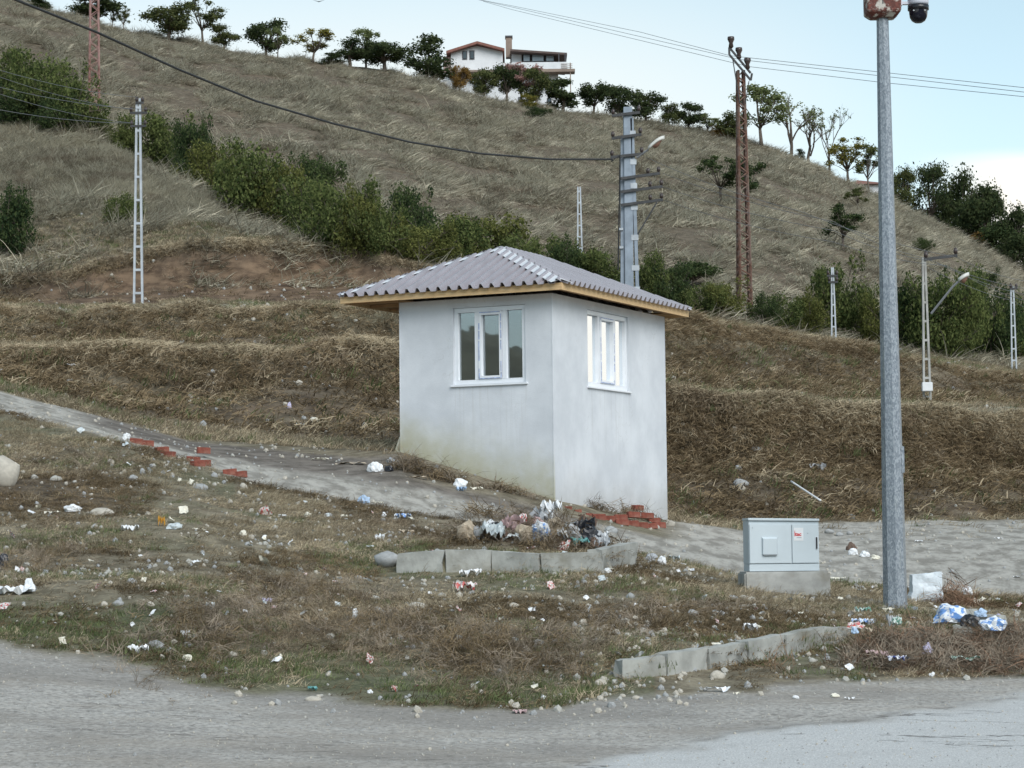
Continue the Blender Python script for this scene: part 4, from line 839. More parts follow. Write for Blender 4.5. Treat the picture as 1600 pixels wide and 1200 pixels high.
# ------------------------------------------------------------------ kerbs
def stone_block(name, a, b_, zt, zb, depth, seed, parent, crack=0.0):
    """kerb stone whose front face runs from a to b (ground points)"""
    r = random.Random(seed); a, b_ = Vector((a.x, a.y, 0)), Vector((b_.x, b_.y, 0)); d = (b_ - a).normalized(); n_ = Vector((-d.y, d.x, 0)); a = a + d * .012 + n_ * r.uniform(-.012, .012); b_ = b_ - d * .012 + n_ * r.uniform(-.012, .012); jz = r.uniform(-.014, .014); zt = (zt[0] + jz, zt[1] + jz + r.uniform(-.008, .008))
    bm = bmesh.new(); nx, nz = 7, 3; grid = {}
    for i in range(nx + 1):
        for j in range(nz + 1):
            for k in range(3):
                t = i / nx; z0, z1 = zb[0] + (zb[1] - zb[0]) * t, zt[0] + (zt[1] - zt[0]) * t
                p = a.lerp(b_, t) + n_ * (depth * k / 2); p.z = z0 + (z1 - z0) * j / nz
                e = (i in (0, nx)) + (j in (0, nz)) + (k in (0, 2)); am = .004 + crack * (i in (0, nx)) * (.5 + j / nz)
                if e >= 1: p += Vector((r.uniform(-am, am), r.uniform(-am, am) * .6, r.uniform(-.004, .004) - (.012 * r.random() if e > 1 and j == nz else 0)))
                grid[i, j, k] = bm.verts.new(p)
    def f(*v): bm.faces.new(v)
    for i in range(nx):
        for j in range(nz): f(grid[i, j, 0], grid[i + 1, j, 0], grid[i + 1, j + 1, 0], grid[i, j + 1, 0]); f(grid[i, j + 1, 2], grid[i + 1, j + 1, 2], grid[i + 1, j, 2], grid[i, j, 2])
        for k in range(2): f(grid[i, nz, k], grid[i + 1, nz, k], grid[i + 1, nz, k + 1], grid[i, nz, k + 1]); f(grid[i, 0, k + 1], grid[i + 1, 0, k + 1], grid[i + 1, 0, k], grid[i, 0, k])
    for j in range(nz):
        for k in range(2): f(grid[0, j, k], grid[0, j + 1, k], grid[0, j + 1, k + 1], grid[0, j, k + 1]); f(grid[nx, j, k + 1], grid[nx, j + 1, k + 1], grid[nx, j + 1, k], grid[nx, j, k])
    me = bpy.data.meshes.new(name); bm.to_mesh(me); bm.free(); return link(name, me, parent, M['kerb'])
lk = empty('kerb', (0, 0, 0), label='low row of six concrete kerb stones along the road edge, lower right', cat='kerb')
lpf = np.polyfit([p.x for p in LKP], [hz(p.x, p.y - .03) for p in LKP], 1)
for i in range(6):
    a, b_ = LKP[i], LKP[i + 1]; za, zb_ = np.polyval(lpf, a.x), np.polyval(lpf, b_.x); hh = .165
    stone_block('kerb_stone', a, b_, (za + hh, zb_ + hh * (1 if i < 5 else .8)), (za - .15, zb_ - .15), .13, 10 + i, lk, .004)
uk = empty('kerb', (0, 0, 0), label='broken raised row of concrete kerb blocks with wide cracks, below the rubbish heap', cat='kerb')
UH = [(.235, .265), (.26, .25), (.245, .215), (.215, .225), (.235, .24)]
for i in range(5):
    a, b_ = UKP[i].copy(), UKP[i + 1].copy(); za, zb_ = hz(a.x, a.y - .05), hz(b_.x, b_.y - .05)
    if i == 4: a.y -= .02; b_.y -= .04; za += .02; zb_ += .02
    sh = (b_ - a).normalized() * (.014 if i in (1, 2, 4) else 0); stone_block('kerb_stone', a + sh, b_, (za + UH[i][0], zb_ + UH[i][1]), (za - .2, zb_ - .2), .15, 30 + i, uk, .012)
# the end of a third row, right, with one stone lying flat on it
rk = empty('kerb', (0, 0, 0), label='short row of kerb stones half buried to the right of the camera pole', cat='kerb')
kp = [G(x, y, 15, 40) for x, y in ((1482, 968), (1508, 975), (1546, 985))]
for i in range(2):
    a, b_ = kp[i], kp[i + 1]; stone_block('kerb_stone', a, b_, (a.z + .10, b_.z + .15), (a.z - .1, b_.z - .1), .16, 50 + i, rk, .01)
a, b_ = G(1488, 990, 15, 40), G(1520, 993, 15, 40); o = stone_block('loose_kerb_stone', a, b_, (a.z + .09, b_.z + .09), (a.z - .03, b_.z - .03), .14, 55, None, .01)
tag(o, 'loose pale kerb stone lying in the brush right of the camera pole', 'kerb stone')
# ------------------------------------------------------------------ electrical cabinet
cp = pix(1171, 893, 25.3); cg = hz(cp[0] + .39, 25.3)
cab = empty('electrical_cabinet', (cp[0], cp[1], cp[2]), math.radians(3), label='pale blue grey street electrical cabinet on a concrete base', cat='cabinet')
cw, ch, cd = .775, .585, .42
tl = lambda x, y, z: (x, y, z - .0 * x - max(0, z - .3) * .07 * x)      # lid sinks a little to the right
mb = MB().box((0, .012, .08), (cw, cd, ch - .03), tl); mb.build('body', M['cab'], cab, bev=.004)
MB().box((-.006, -.012, ch - .028), (cw + .006, cd + .01, ch), tl).build('lid', M['cab'], cab, bev=.004)
MB().box((.002, .002, .0), (cw - .002, cd - .01, .078)).build('plinth', M['cab'], cab, bev=.003)
dl = MB().box((.006, -.006, .086), (.468, .011, ch - .065), tl).build('door', M['cab'], cab, bev=.004)
dr = MB().box((.476, -.006, .086), (cw - .006, .011, ch - .065), tl).build('door', M['cab'], cab, bev=.004)
mb = MB(); mb.add([(.14, -.007, .19), (.315, -.007, .19), (.315, -.007, .375), (.14, -.007, .375), (.15, -.03, .185), (.305, -.03, .185), (.302, -.034, .355), (.153, -.034, .355)], [(0, 1, 5, 4), (1, 2, 6, 5), (2, 3, 7, 6), (3, 0, 4, 7), (4, 5, 6, 7)])
mb.build('vent_hood', M['cab'], dl)
MB().box((.155, -.028, .172), (.303, -.008, .184)).build('vent_slot', M['grey_print'], dl)
MB().box((cw - .040, -.0085, .235), (cw - .018, -.0062, .375)).build('lock_recess', M['label_white'], dr); MB().box((cw - .036, -.020, .24), (cw - .021, -.0087, .37)).build('handle', M['black'], dr, bev=.003)
MB().box((.497, -.0085, .33), (.60, -.0063, .472)).build('sticker', M['label_white'], dr)
def txt(s, size, loc, m_, parent, name, bold=0):
    c = bpy.data.curves.new(name, 'FONT'); c.body = s; c.size = size; c.extrude = .0008; c.offset = bold; o = bpy.data.objects.new(name, c)
    COL.objects.link(o); bpy.context.view_layer.update(); dg = bpy.context.evaluated_depsgraph_get(); me = bpy.data.meshes.new_from_object(o.evaluated_get(dg)); bpy.data.objects.remove(o)
    me.materials.clear(); o = link(name, me, parent, m_); o.location = loc; o.rotation_euler = (math.pi / 2, 0, 0); return o
txt('tac', .055, (.512, -.0095, .385), M['red_print'], dr, 'lettering', .0022)
MB().box((.503, -.0100, .380), (.512, -.0088, .43)).build('emblem', M['red_print'], dr); MB().lathe([(.0, 0), (.007, .003), (0, .006)], (.507, -.0095, .435), 8).build('emblem', M['red_print'], dr)
MB().box((.525, -.0100, .362), (.58, -.0088, .367)).build('fine_print', M['grey_print'], dr)
for x_, z_ in ((.04, .475), (.65, .41)): MB().lathe([(.006, 0), (.006, .004), (0, .005)], (x_, -.008, z_), 8).build('screw', M['grey_print'], dl if x_ < .3 else dr)
base = MB(); base.box((-.06, -.05, -.34), (cw + .11, cd + .05, -.004)); base.build('concrete_base', M['concrete'], cab, bev=.02)
# ------------------------------------------------------------------ galvanised camera pole
pp = G(1399, 950, 20, 32); cpz = pp.z
cpole = empty('camera_pole', (pp.x, pp.y, cpz), 0, label='tall galvanised octagonal pole with a rusty box and surveillance camera on top', cat='pole')
PH = (1.65 + (850 - 22) / 3600 * pp.y) - cpz - .03
mb = MB(); npol = 8; prof = [(sz(38, pp.y) / 2, -.1), (sz(19.5, pp.y) / 2 + (sz(38, pp.y) - sz(19.5, pp.y)) / 2 * .03, PH - .30)]
mb.lathe(prof, (0, 0, 0), 8); mb.build('pole', M['galv'], cpole)
MB().lathe([(.067, PH - .302), (.064, PH + .02)], (0, 0, 0), 8).build('top_section', M['galv'], cpole)
zc = (1.65 + (850 - 725) / 3600 * pp.y) - cpz; MB().box((.083, -.075, zc - .14), (.118, -.03, zc + .14)).build('hatch_cover', M['galv'], cpole, bev=.004)
mb = MB(); bw = sz(53, pp.y) / 2; zb0 = PH
mb.add([(-.125, -.09, zb0), (.125, -.09, zb0), (.125, .09, zb0), (-.125, .09, zb0)] + [(-bw + .0, -.15, zb0 + .055), (bw, -.15, zb0 + .055), (bw, .15, zb0 + .055), (-bw, .15, zb0 + .055)] + [(-bw, -.15, zb0 + .42), (bw, -.15, zb0 + .42), (bw, .15, zb0 + .42), (-bw, .15, zb0 + .42)],
    [(3, 2, 1, 0), (0, 1, 5, 4), (1, 2, 6, 5), (2, 3, 7, 6), (3, 0, 4, 7), (4, 5, 9, 8), (5, 6, 10, 9), (6, 7, 11, 10), (7, 4, 8, 11), (8, 9, 10, 11)])
bxo = mb.build('junction_box', M['rustbox'], cpole, bev=.008); MB().box((-.02, -.156, zb0 + .13), (-.012, -.151, zb0 + .40)).build('door_seam', M['black'], bxo)
cx_ = sz(1433.5 - 1377, pp.y)
cm = MB(); cm.lathe([(.118, 0), (.112, -.01), (.112, -.14), (.104, -.165), (0, -.165)][::-1], (cx_, -.02, zb0 + .30), 20); cmo = cm.mesh('camera', True); 
camera_o = link('camera', cmo, cpole, M['cam_white'])
MB().lathe([(0, -.19), (.04, -.186), (.07, -.168), (.092, -.13), (.098, -.09), (.10, -.05), (.104, 0)], (cx_, -.02, zb0 + .135), 20).build('dome', M['dome'], camera_o, smooth=True)
MB().lathe([(.105, -.055), (.113, -.05), (.113, -.002)], (cx_, -.02, zb0 + .135), 20).build('collar', M['black'], camera_o, smooth=True)
for dx in (-.066, .052): MB().lathe([(0, -.010), (.009, -.006), (.011, 0), (0, .006)], (cx_ + dx, -.118, zb0 + .062), 8).build('infrared_lamp', M['label_white'], camera_o)
MB().box((bw, -.05, zb0 + .13), (bw + .03, .05, zb0 + .34)).build('bracket', M['cam_white'], cpole, bev=.004)
MB().beam((bw + .02, -.02, zb0 + .16), (cx_ - .09, -.02, zb0 + .16), .05, .03).build('bracket_arm', M['cam_white'], cpole)
MB().beam((bw + .02, -.02, zb0 + .30), (cx_ - .09, -.02, zb0 + .26), .05, .03).build('bracket_arm', M['cam_white'], cpole)
MB().box((-.2, -.2, -.12), (.2, .2, .015)).build('base_plate', M['galv'], cpole)
# ------------------------------------------------------------------ concrete ladder poles
def xy(px, py, Y): p = pix(px, py, Y); return Vector((p[0], p[1], p[2]))
def ladder_pole(px, pb, pt, Y, wb, wt, rungs, label, yaw=0, arms=(), group='concrete ladder poles carrying the wires', m_='pole_conc', lw=None):
    b_ = xy(px, pb, Y); z0 = min(hz(b_.x, b_.y), b_.z); hgt = (pix(px, pt, Y)[2]) - b_.z; zo = b_.z
    o = empty('concrete_pole', (b_.x, b_.y, zo), math.radians(yaw), label=label, cat='pole', group=group)
    hb, ht = sz(wb, Y) / 2, sz(wt, Y) / 2; l = lw or max(hb * .38, .05)
    for s_ in (-1, 1):
        mb = MB(); e0, e1 = s_ * (hb - l / 2), s_ * (max(ht - l / 2, l * .5)); mb.beam((e0, 0, -.5 - (zo - z0)), (e1, 0, hgt), l, l * 1.6, up=(0, 1, 0)); mb.build('leg', M[m_], o)
    for k in range(rungs):
        t = (k + .6) / rungs; z = hgt * t; w = (hb + (ht - hb) * t) - l * .9
        MB().box((-w, -l * .72, z - l * .55), (w, l * .72, z + l * .55)).build('rung', M[m_], o)
    for (ay, x0a, x1a, sl) in arms:      # crossarm: picture height, left and right reach in px, slope in px
        za = (pb - ay) / 3600 * Y; x0m, x1m = sz(x0a, Y), sz(x1a, Y); sm_ = sz(sl, Y)
        ar = MB().beam((x0m, -l, za), (x1m, -l, za + sm_), .05, .07).build('crossarm', M['dark_iron'], o)
        for xx in np.linspace(x0m + .04, x1m - .04, 2 if x1m - x0m < .9 else 3):
            t = (xx - x0m) / (x1m - x0m); MB().lathe([(.02, .03), (.05, .06), (.055, .12), (.03, .19), (0, .2)], (xx, -l, za + sm_ * t), 8).build('insulator', M['insul'], ar, smooth=True)
    return o, hgt
PO = {}
PO['left'] = ladder_pole(216, 480, 154, 76, 17, 8, 9, 'pale concrete ladder pole standing alone in front of the scarp on the left', 0, [(172 + 0, -13, 14, 0), (193, -12, 13, 0), (156, -4, 9, 0)])
PO['thin'] = ladder_pole(907, 470, 292, 92, 12, 6, 10, 'thin pale concrete ladder pole rising behind the ridge of the hut roof', 0, [])
PO['short'] = ladder_pole(1303, 538, 418, 83, 10, 4.5, 7, 'short pale ladder pole in front of the shrubs left of the camera pole', 0, [(430, -9, 8, 0), (440, -7, 8, 0)])
PO['lamp'] = ladder_pole(1449, 638, 402, 56, 15, 6, 8, 'darker ladder pole with a street lamp arm and a small white box low on it', 0, [(404, 0, 52, 6)], m_='concrete')
PO['last'] = ladder_pole(1585, 592, 448, 86, 10, 6, 8, 'slender pale ladder pole at the right edge of the picture', 0, [(450, -4, 8, 0)])
def street_lamp_arm(o, z0, x0, z1, x1, head, y=0):
    MB().tube([(x0, y, z0), (x0 + (x1 - x0) * .8, y, z0 + (z1 - z0) * .85), (x1, y, z1)], .03, 6).build('lamp_arm', M['wire'], o)
    hd = MB(); L_, hh = head; prof = []
    for i in range(7):
        t = i / 6; w = .13 * math.sin(math.pi * (.12 + .83 * t)) ** .6; prof.append((x1 + L_ * t, z1 + hh * math.sin(t * 1.45), w))
    vs = []; fs = []
    for (x, z, w) in prof: vs += [(x, y - w, z), (x, y - w * .6, z + .09), (x, y + w * .6, z + .09), (x, y + w, z), (x, y, z - .015)]
    for i in range(6):
        for j in range(5): a = i * 5 + j; b2 = i * 5 + (j + 1) % 5; fs.append((a, b2, b2 + 5, a + 5))
    fs += [(4, 3, 2, 1, 0), (30, 31, 32, 33, 34)]
    h_ = MB().add(vs, fs).build('lamp_head', M['lamp'], o, smooth=True)
    bw_ = MB(); cx2, cz2 = x1 + L_ * .55, z1 + hh * .70; sl = Vector((L_, 0, hh)).normalized()
    vs = [];
    for i in range(5):
        t = -.5 + i / 4; c = Vector((cx2, y, cz2 - .02)) + sl * (t * L_ * .62); d = .11 * math.cos(t * 2.6); vs += [tuple(c + Vector((0, -.09, 0))), tuple(c + Vector((0, -.05, -d))), tuple(c + Vector((0, .05, -d))), tuple(c + Vector((0, .09, 0)))]
    fs = [(i * 4 + j, i * 4 + j + 1, i * 4 + j + 5, i * 4 + j + 4) for i in range(4) for j in range(3)] + [(0, 1, 2, 3), (19, 18, 17, 16)]
    bw_.add(vs, fs).build('lamp_bowl', M['lamp_glass'], h_, smooth=True)
o, _h = PO['lamp']; f = 56 / 3600
street_lamp_arm(o, (638 - 490) * f, 8 * f, (638 - 440) * f, 52 * f, (17 * f, 9 * f), -.1)
MB().box((-.15, -.24, (638 - 612) * f), (.10, -.10, (638 - 598) * f)).build('meter_box', M['label_white'], o, bev=.01)
# big double pole right behind the hut
bp = xy(986, 640, 58); zb_ = hz(bp.x, bp.y); f = 58 / 3600
big_pole = empty('lattice_pole', (bp.x, bp.y, bp.z), 0, label='big blue grey double concrete pole with many crossarms and a lamp, right behind the hut', cat='pole')
ht_ = (640 - 176) * f
MB().beam((-.03, 0, -.8), (.02, 0, ht_ + .22), .22, .26, up=(0, 1, 0)).build('post', M['big_conc'], big_pole, bev=.01)
MB().beam((-.23, .05, -.8), (-.12, .05, ht_ * .93), .09, .22, up=(0, 1, 0)).build('leg', M['big_conc'], big_pole)
MB().beam((.27, .0, -.8), (.12, 0, ht_ * .99), .085, .26, up=(0, 1, 0)).build('leg', M['big_conc'], big_pole)
for yy in (452, 418, 370, 322, 288, 250, 205): MB().box((.06, -.14, (640 - yy) * f - .07), (.21 + (yy - 205) * .0002, .13, (640 - yy) * f + .07)).build('rung', M['pole_conc'], big_pole)
for yy in (385, 356): MB().box((-.24, -.1, (640 - yy) * f - .03), (-.14, .1, (640 - yy) * f + .03)).build('rung', M['pole_conc'], big_pole)
ARMS = [(177, -24, 20, 5), (213, -25, 22, 6), (243, -27, 24, 5), (277, -12, 50, 8), (298, -12, 54, 8), (319, -12, 54, 8), (212, -22, 22, 5)]
for i, (yy, xa, xb, sl) in enumerate(ARMS[:6]):
    ar = MB().beam((xa * f, -.17, (640 - yy) * f), (xb * f, -.17, (640 - yy + sl) * f), .05, .07).build('crossarm', M['dark_iron'], big_pole)
    for t in ((.04, .96) if i < 3 else (.70, .97)):
        MB().lathe([(.02, .03), (.045, .06), (.05, .11), (.03, .17), (0, .18)], ((xa + (xb - xa) * t) * f, -.17, (640 - yy + sl * t) * f), 8).build('insulator', M['insul'], ar, smooth=True)
MB().beam((.22, -.1, (640 - 365) * f), (.72, -.17, (640 - 315) * f), .035, .035).build('brace', M['dark_iron'], big_pole)
MB().tube([(-.42, -.2, (640 - 250) * f), (-.2, -.2, (640 - 240) * f), (-.22, -.1, (640 - 300) * f), (-.28, -.05, (640 - 420) * f)], .02, 5).build('down_cable', M['cable'], big_pole)
street_lamp_arm(big_pole, (640 - 244) * f, 14 * f, (640 - 232) * f, 32 * f, (26 * f, 17 * f), -.17)
# ------------------------------------------------------------------ steel lattice pylons
def pylon(px, pb, pt, Y, wb, wt, label, m_, panels, cross=None, group=None):
    b_ = xy(px, pb, Y); hgt = (pb - pt) / 3600 * Y; o = empty('steel_pylon', (b_.x, b_.y, b_.z), math.radians(8), label=label, cat='pylon', group=group)
    hb, ht = sz(wb, Y) / 2, sz(wt, Y) / 2; wd = lambda t: hb + (ht - hb) * t
    for sx_ in (-1, 1):
        for sy_ in (-1, 1): MB().beam((sx_ * hb, sy_ * hb, -.8), (sx_ * ht, sy_ * ht, hgt), .075, .075).build('leg', M[m_], o)
    for k in range(panels):
        t0, t1 = k / panels, (k + 1) / panels; w0, w1 = wd(t0), wd(t1); z0, z1 = hgt * t0, hgt * t1; s_ = 1 if k % 2 else -1
        for side in (-1, 1):
            MB().beam((-s_ * w0, side * w0, z0), (s_ * w1, side * w1, z1), .065, .04).build('brace', M[m_], o)
            MB().beam((side * w0, -s_ * w0, z0), (side * w1, s_ * w1, z1), .065, .04).build('brace', M[m_], o)
    return o, hgt
py1, h1 = pylon(1164, 512, 104, 88, 20, 9, 'tall rusty brown lattice pylon with three insulators, right of the hut', 'pylon', 40)
f = 88 / 3600
for dz in (0, .28):
    ar = MB().beam((-20 * f, -.25, h1 + .22 + dz + .35), (14 * f, -.25, h1 - .42 + dz), .07, .07).build('crossarm', M['dark_iron'], py1)
MB().beam((-20 * f, -.25, h1 + .85), (-20 * f, -.25, h1 + .57), .07, .07).build('crossarm_end', M['dark_iron'], py1); MB().beam((14 * f, -.25, h1 - .42), (16 * f, -.25, h1 - .15), .07, .07).build('crossarm_end', M['dark_iron'], py1)
for xa, za in ((-17, .82), (-4.5, .40), (9, .0)): MB().lathe([(.03, .0), (.10, .08), (.075, .22), (.14, .36), (.13, .46), (.0, .48)], (xa * f, -.25, h1 + za - .02), 10).build('insulator', M['insul'], py1, smooth=True)
for xa, za in ((-15, .45), (11, -.45)): MB().beam((xa * f, -.25, h1 + za), ((-4 if xa < 0 else 5) * f, -.2, h1 - 1.3), .03, .03).build('strut', M['dark_iron'], py1)
py2, h2 = pylon(147, 196, -70, 118, 17, 11, 'tall reddish lattice pylon leaving the top of the picture on the left', 'pylon_red', 26)
# ------------------------------------------------------------------ wires
def wire(name, pts, rad, label, m_='wire', cat='cable', group=None, sag=0.0):
    P = [Vector(xy(*p)) for p in pts]; Q = []
    for i in range(len(P) - 1):
        n_ = 8
        for k in range(n_):
            t = k / n_; v = P[i].lerp(P[i + 1], t)
            if sag: v.z -= sag * 4 * t * (1 - t)
            Q.append(v)
    Q.append(P[-1]); o = MB().tube(Q, rad, 5).build(name, M[m_], None, True); tag(o, label, cat, group); return o
wire('overhead_cable', [(10, -6, 40), (80, 22, 42), (150, 50, 43.5), (280, 109, 46.5), (400, 158, 49.5), (520, 193, 52), (640, 222, 53.8), (750, 240, 55.5), (860, 249, 57), (957, 249, 57.8)], .026, 'thick black cable sagging across the hill to the big pole behind the hut', 'cable')
for k, (a, b_) in enumerate([([(735, -3, 130), (800, 9, 125), (1000, 50, 100), (1141, 87, 88), (1370, 112, 80), (1610, 138, 72)], 'top'), ([(745, -1, 130), (800, 11, 125), (1000, 57, 100), (1156, 93, 88), (1380, 119, 80), (1610, 145, 72)], 'middle'), ([(755, 2, 130), (800, 15, 125), (1000, 63, 100), (1170, 104, 88), (1380, 129, 80), (1610, 152, 72)], 'bottom')]):
    wire('overhead_wire', a, .0095, b_ + 'most of the three thin wires crossing the sky to the rusty pylon', group='three high wires across the sky')
LW = [((-10, 107, 60), (216, 152, 76), 'first thin wire from the left edge to the head of the left ladder pole'), ((-10, 117, 60), (204, 171, 76), 'second thin wire from the left edge to the left ladder pole'), ((-10, 134, 60), (229, 171, 76), 'third thin wire from the left edge to the left ladder pole'),
      ((-10, 144, 60), (205, 192, 76), 'fourth thin wire from the left edge to the left ladder pole'), ((-10, 170, 60), (228, 192, 76), 'lowest thin wire from the left edge to the left ladder pole')]
for a, b_, lb in LW: wire('overhead_wire', [a, b_], .008, lb, group='low wires at the left edge', sag=.12)
RW = [((1036, 271, 58), (1302, 346, 52), (1448, 404, 56), (1610, 452, 62), 'upper'), ((1036, 292, 58), (1302, 360, 52), (1458, 408, 56), (1610, 462, 62), 'second'), ((1038, 313, 58), (1302, 378, 52), (1480, 415, 56), (1610, 472, 62), 'third'), ((1010, 246, 58), (1250, 330, 52), (1495, 402, 56), (1610, 440, 62), 'highest'), ((1449, 418, 56), (1584, 470, 86), (1615, 480, 88), (1616, 481, 88), 'short')]
for a, b_, c, d, lb in RW: wire('overhead_wire', [a, b_, c, d] if lb != 'short' else [a, b_, c], .0065, lb + ' thin wire running right over the slope from the big pole' if lb != 'short' else 'thin wire from the lamp pole to the slender pole at the right edge', group='low wires over the right slope', sag=.1)
MB_b = MB(); MB_b.add([(0, -.12, 0), (.05, 0, .05), (0, .14, .02), (-.05, 0, .05), (-.45, .02, .16), (.42, .05, .14), (0, 0, -.03)], [(0, 1, 6), (1, 2, 6), (2, 3, 6), (3, 0, 6), (1, 5, 2), (3, 2, 4), (0, 3, 1), (1, 3, 2)])
bd = MB_b.build('bird', M['dark_iron']); bd.location = xy(498, 3, 150); tag(bd, 'tiny dark bird flying above the crest near the top edge', 'bird')
# ------------------------------------------------------------------ villa on the crest
hw = Vector(xy(795, 152, 222)); f = 222 / 3600; HZ0 = hw.z
villa = empty('villa', (hw.x, hw.y, HZ0), 0, label='white and pink two storey villa with red roofs and a glazed terrace on the crest', cat='house')
M['white_wall'] = plain('white_render', (.72, .74, .76), .85, .08, 1); M['pink_wall'] = plain('faded_pink_render', (.52, .36, .33), .85, .12, 1); M['tile'] = plain('dull_red_roof_tile', (.24, .11, .085), .85, .25, 3); M['dark_tile'] = plain('dark_brown_roof_tile', (.12, .085, .075), .8, .2, 2); M['dgl'] = plain('dark_window_glass', (.05, .07, .08), .08, .2, 1); M['frame_d'] = plain('dark_window_frame', (.06, .06, .07), .6, .1, 1); M['balc'] = plain('brown_balcony_slab', (.27, .21, .17), .8, .2, 1); M['sky_glass'] = plain('pale_glazing', (.35, .42, .47), .06, .1, 1)
u = lambda px: (px - 795) * f; zz_ = lambda py: (152 - py) * f
def hb_(name, x0, x1, y0, y1, zt, zb, m_, par=villa): return MB().box((u(x0), y0, zz_(zb)), (u(x1), y1, zz_(zt))).build(name, M[m_], par)
hb_('wall', 692, 704, .6, 8, 84, 175, 'pink_wall'); hb_('wall', 704.1, 786, 0, 9, 79, 185, 'white_wall'); hb_('wall', 786.1, 874, 1.2, 9.4, 93, 190, 'white_wall')
def gable(x0, x1, xm, ze, zm, y0, y1, name='roof', th=.25):
    a = [(u(x0), y0, zz_(ze[0])), (u(xm), y0, zz_(zm)), (u(x1), y0, zz_(ze[1])), (u(x0), y1, zz_(ze[0])), (u(xm), y1, zz_(zm)), (u(x1), y1, zz_(ze[1]))]; b_ = [(x, y, z - th) for x, y, z in a]
    return MB().add(a + b_, [(0, 1, 4, 3), (1, 2, 5, 4), (9, 10, 7, 6), (10, 11, 8, 7), (6, 7, 1, 0), (7, 8, 2, 1), (3, 4, 10, 9), (4, 5, 11, 10), (0, 3, 9, 6), (2, 8, 11, 5)]).build(name, M['tile'], villa)
gable(697, 789, 746, (79, 76), 64, -.7, 9.6)
MB().add([(u(704), .02, zz_(79.2)), (u(746), .02, zz_(69)), (u(786), .02, zz_(79.2)), (u(704), .2, zz_(79.2)), (u(746), .2, zz_(69)), (u(786), .2, zz_(79.2))], [(0, 2, 1), (3, 4, 5), (0, 1, 4, 3), (1, 2, 5, 4), (2, 0, 3, 5)]).build('gable_wall', M['white_wall'], villa)
rf = [(u(798), .2, zz_(74)), (u(888), .2, zz_(81)), (u(888), 10, zz_(81)), (u(798), 10, zz_(74))]; ap = (u(828), 4.5, zz_(62))
MB().add(rf + [ap] + [(x, y, z - .2) for x, y, z in rf], [(0, 1, 4), (1, 2, 4), (2, 3, 4), (3, 0, 4), (5, 6, 1, 0), (6, 7, 2, 1), (7, 8, 3, 2), (8, 5, 0, 3), (8, 7, 6, 5)]).build('roof', M['dark_tile'], villa)
hb_('wall', 800, 816, 1.6, 9, 76, 93, 'white_wall')
for x0_, x1_ in ((818, 830), (832, 852), (854, 868)): w_ = hb_('window', x0_, x1_, 1.3, 1.6, 78, 92, 'frame_d'); hb_('pane', x0_ + 1.2, x1_ - 1.2, 1.24, 1.29, 80, 90, 'sky_glass', w_)
for x0_ in (722, 733.5): w_ = hb_('window', x0_, x0_ + 8, -.06, .05, 76.5 + (x0_ < 725) * 1, 91, 'frame_d'); hb_('pane', x0_ + 1.5, x0_ + 6.5, -.1, -.062, 78.5, 89.5, 'dgl', w_)
for x0_, y0_ in ((706, 118), (740, 120), (856, 150), (810, 148)): w_ = hb_('window', x0_, x0_ + 7, -.06 if x0_ < 786 else 1.12, .05 if x0_ < 786 else 1.3, y0_, y0_ + 22, 'frame_d'); hb_('pane', x0_ + 1, x0_ + 6, -.1 if x0_ < 786 else 1.08, -.062 if x0_ < 786 else 1.118, y0_ + 1.5, y0_ + 20.5, 'dgl', w_)
hb_('balcony', 700, 786, -1.3, -.01, 112, 115, 'balc'); hb_('balcony', 786.2, 900, -.2, 1.19, 108, 112.5, 'balc'); hb_('parapet', 800, 888, -.2, -.05, 97, 107.9, 'white_wall')
for x0_ in (874, 884): hb_('column', x0_, x0_ + 1.6, -.02, .08, 81.5, 108, 'frame_d')
for k in range(3): hb_('railing', 878, 896, -.24, -.21, 100 + k * 3, 101 + k * 3, 'balc')
hb_('column', 892, 893.5, -.1, .1, 98, 170, 'balc'); hb_('wall', 690, 703.9, -.2, .58, 112, 180, 'white_wall')
ch_ = hb_('chimney', 791, 801, 2.2, 3.2, 48, 80, 'balc'); hb_('chimney_cap', 790, 802, 2.1, 3.3, 45.5, 47.9, 'frame_d', ch_)
# small house right behind the crest beside the camera pole
hp = Vector(xy(1362, 300, 232)); f2 = 232 / 3600
sh = empty('small_house', tuple(hp), 0, label='small low house with a brown red roof peeping over the crest behind the camera pole', cat='house')
MB().box((-26 * f2, 0, -1), (30 * f2, 4, 12 * f2)).build('wall', M['white_wall'], sh)
MB().add([(-30 * f2, -.5, 12 * f2), (34 * f2, -.5, 12 * f2), (34 * f2, 4.5, 12 * f2), (-30 * f2, 4.5, 12 * f2), (-18 * f2, 2, 24 * f2), (18 * f2, 2, 20 * f2)], [(0, 1, 5, 4), (1, 2, 5), (2, 3, 4, 5), (3, 0, 4), (3, 2, 1, 0)]).build('roof', M['tile'], sh)
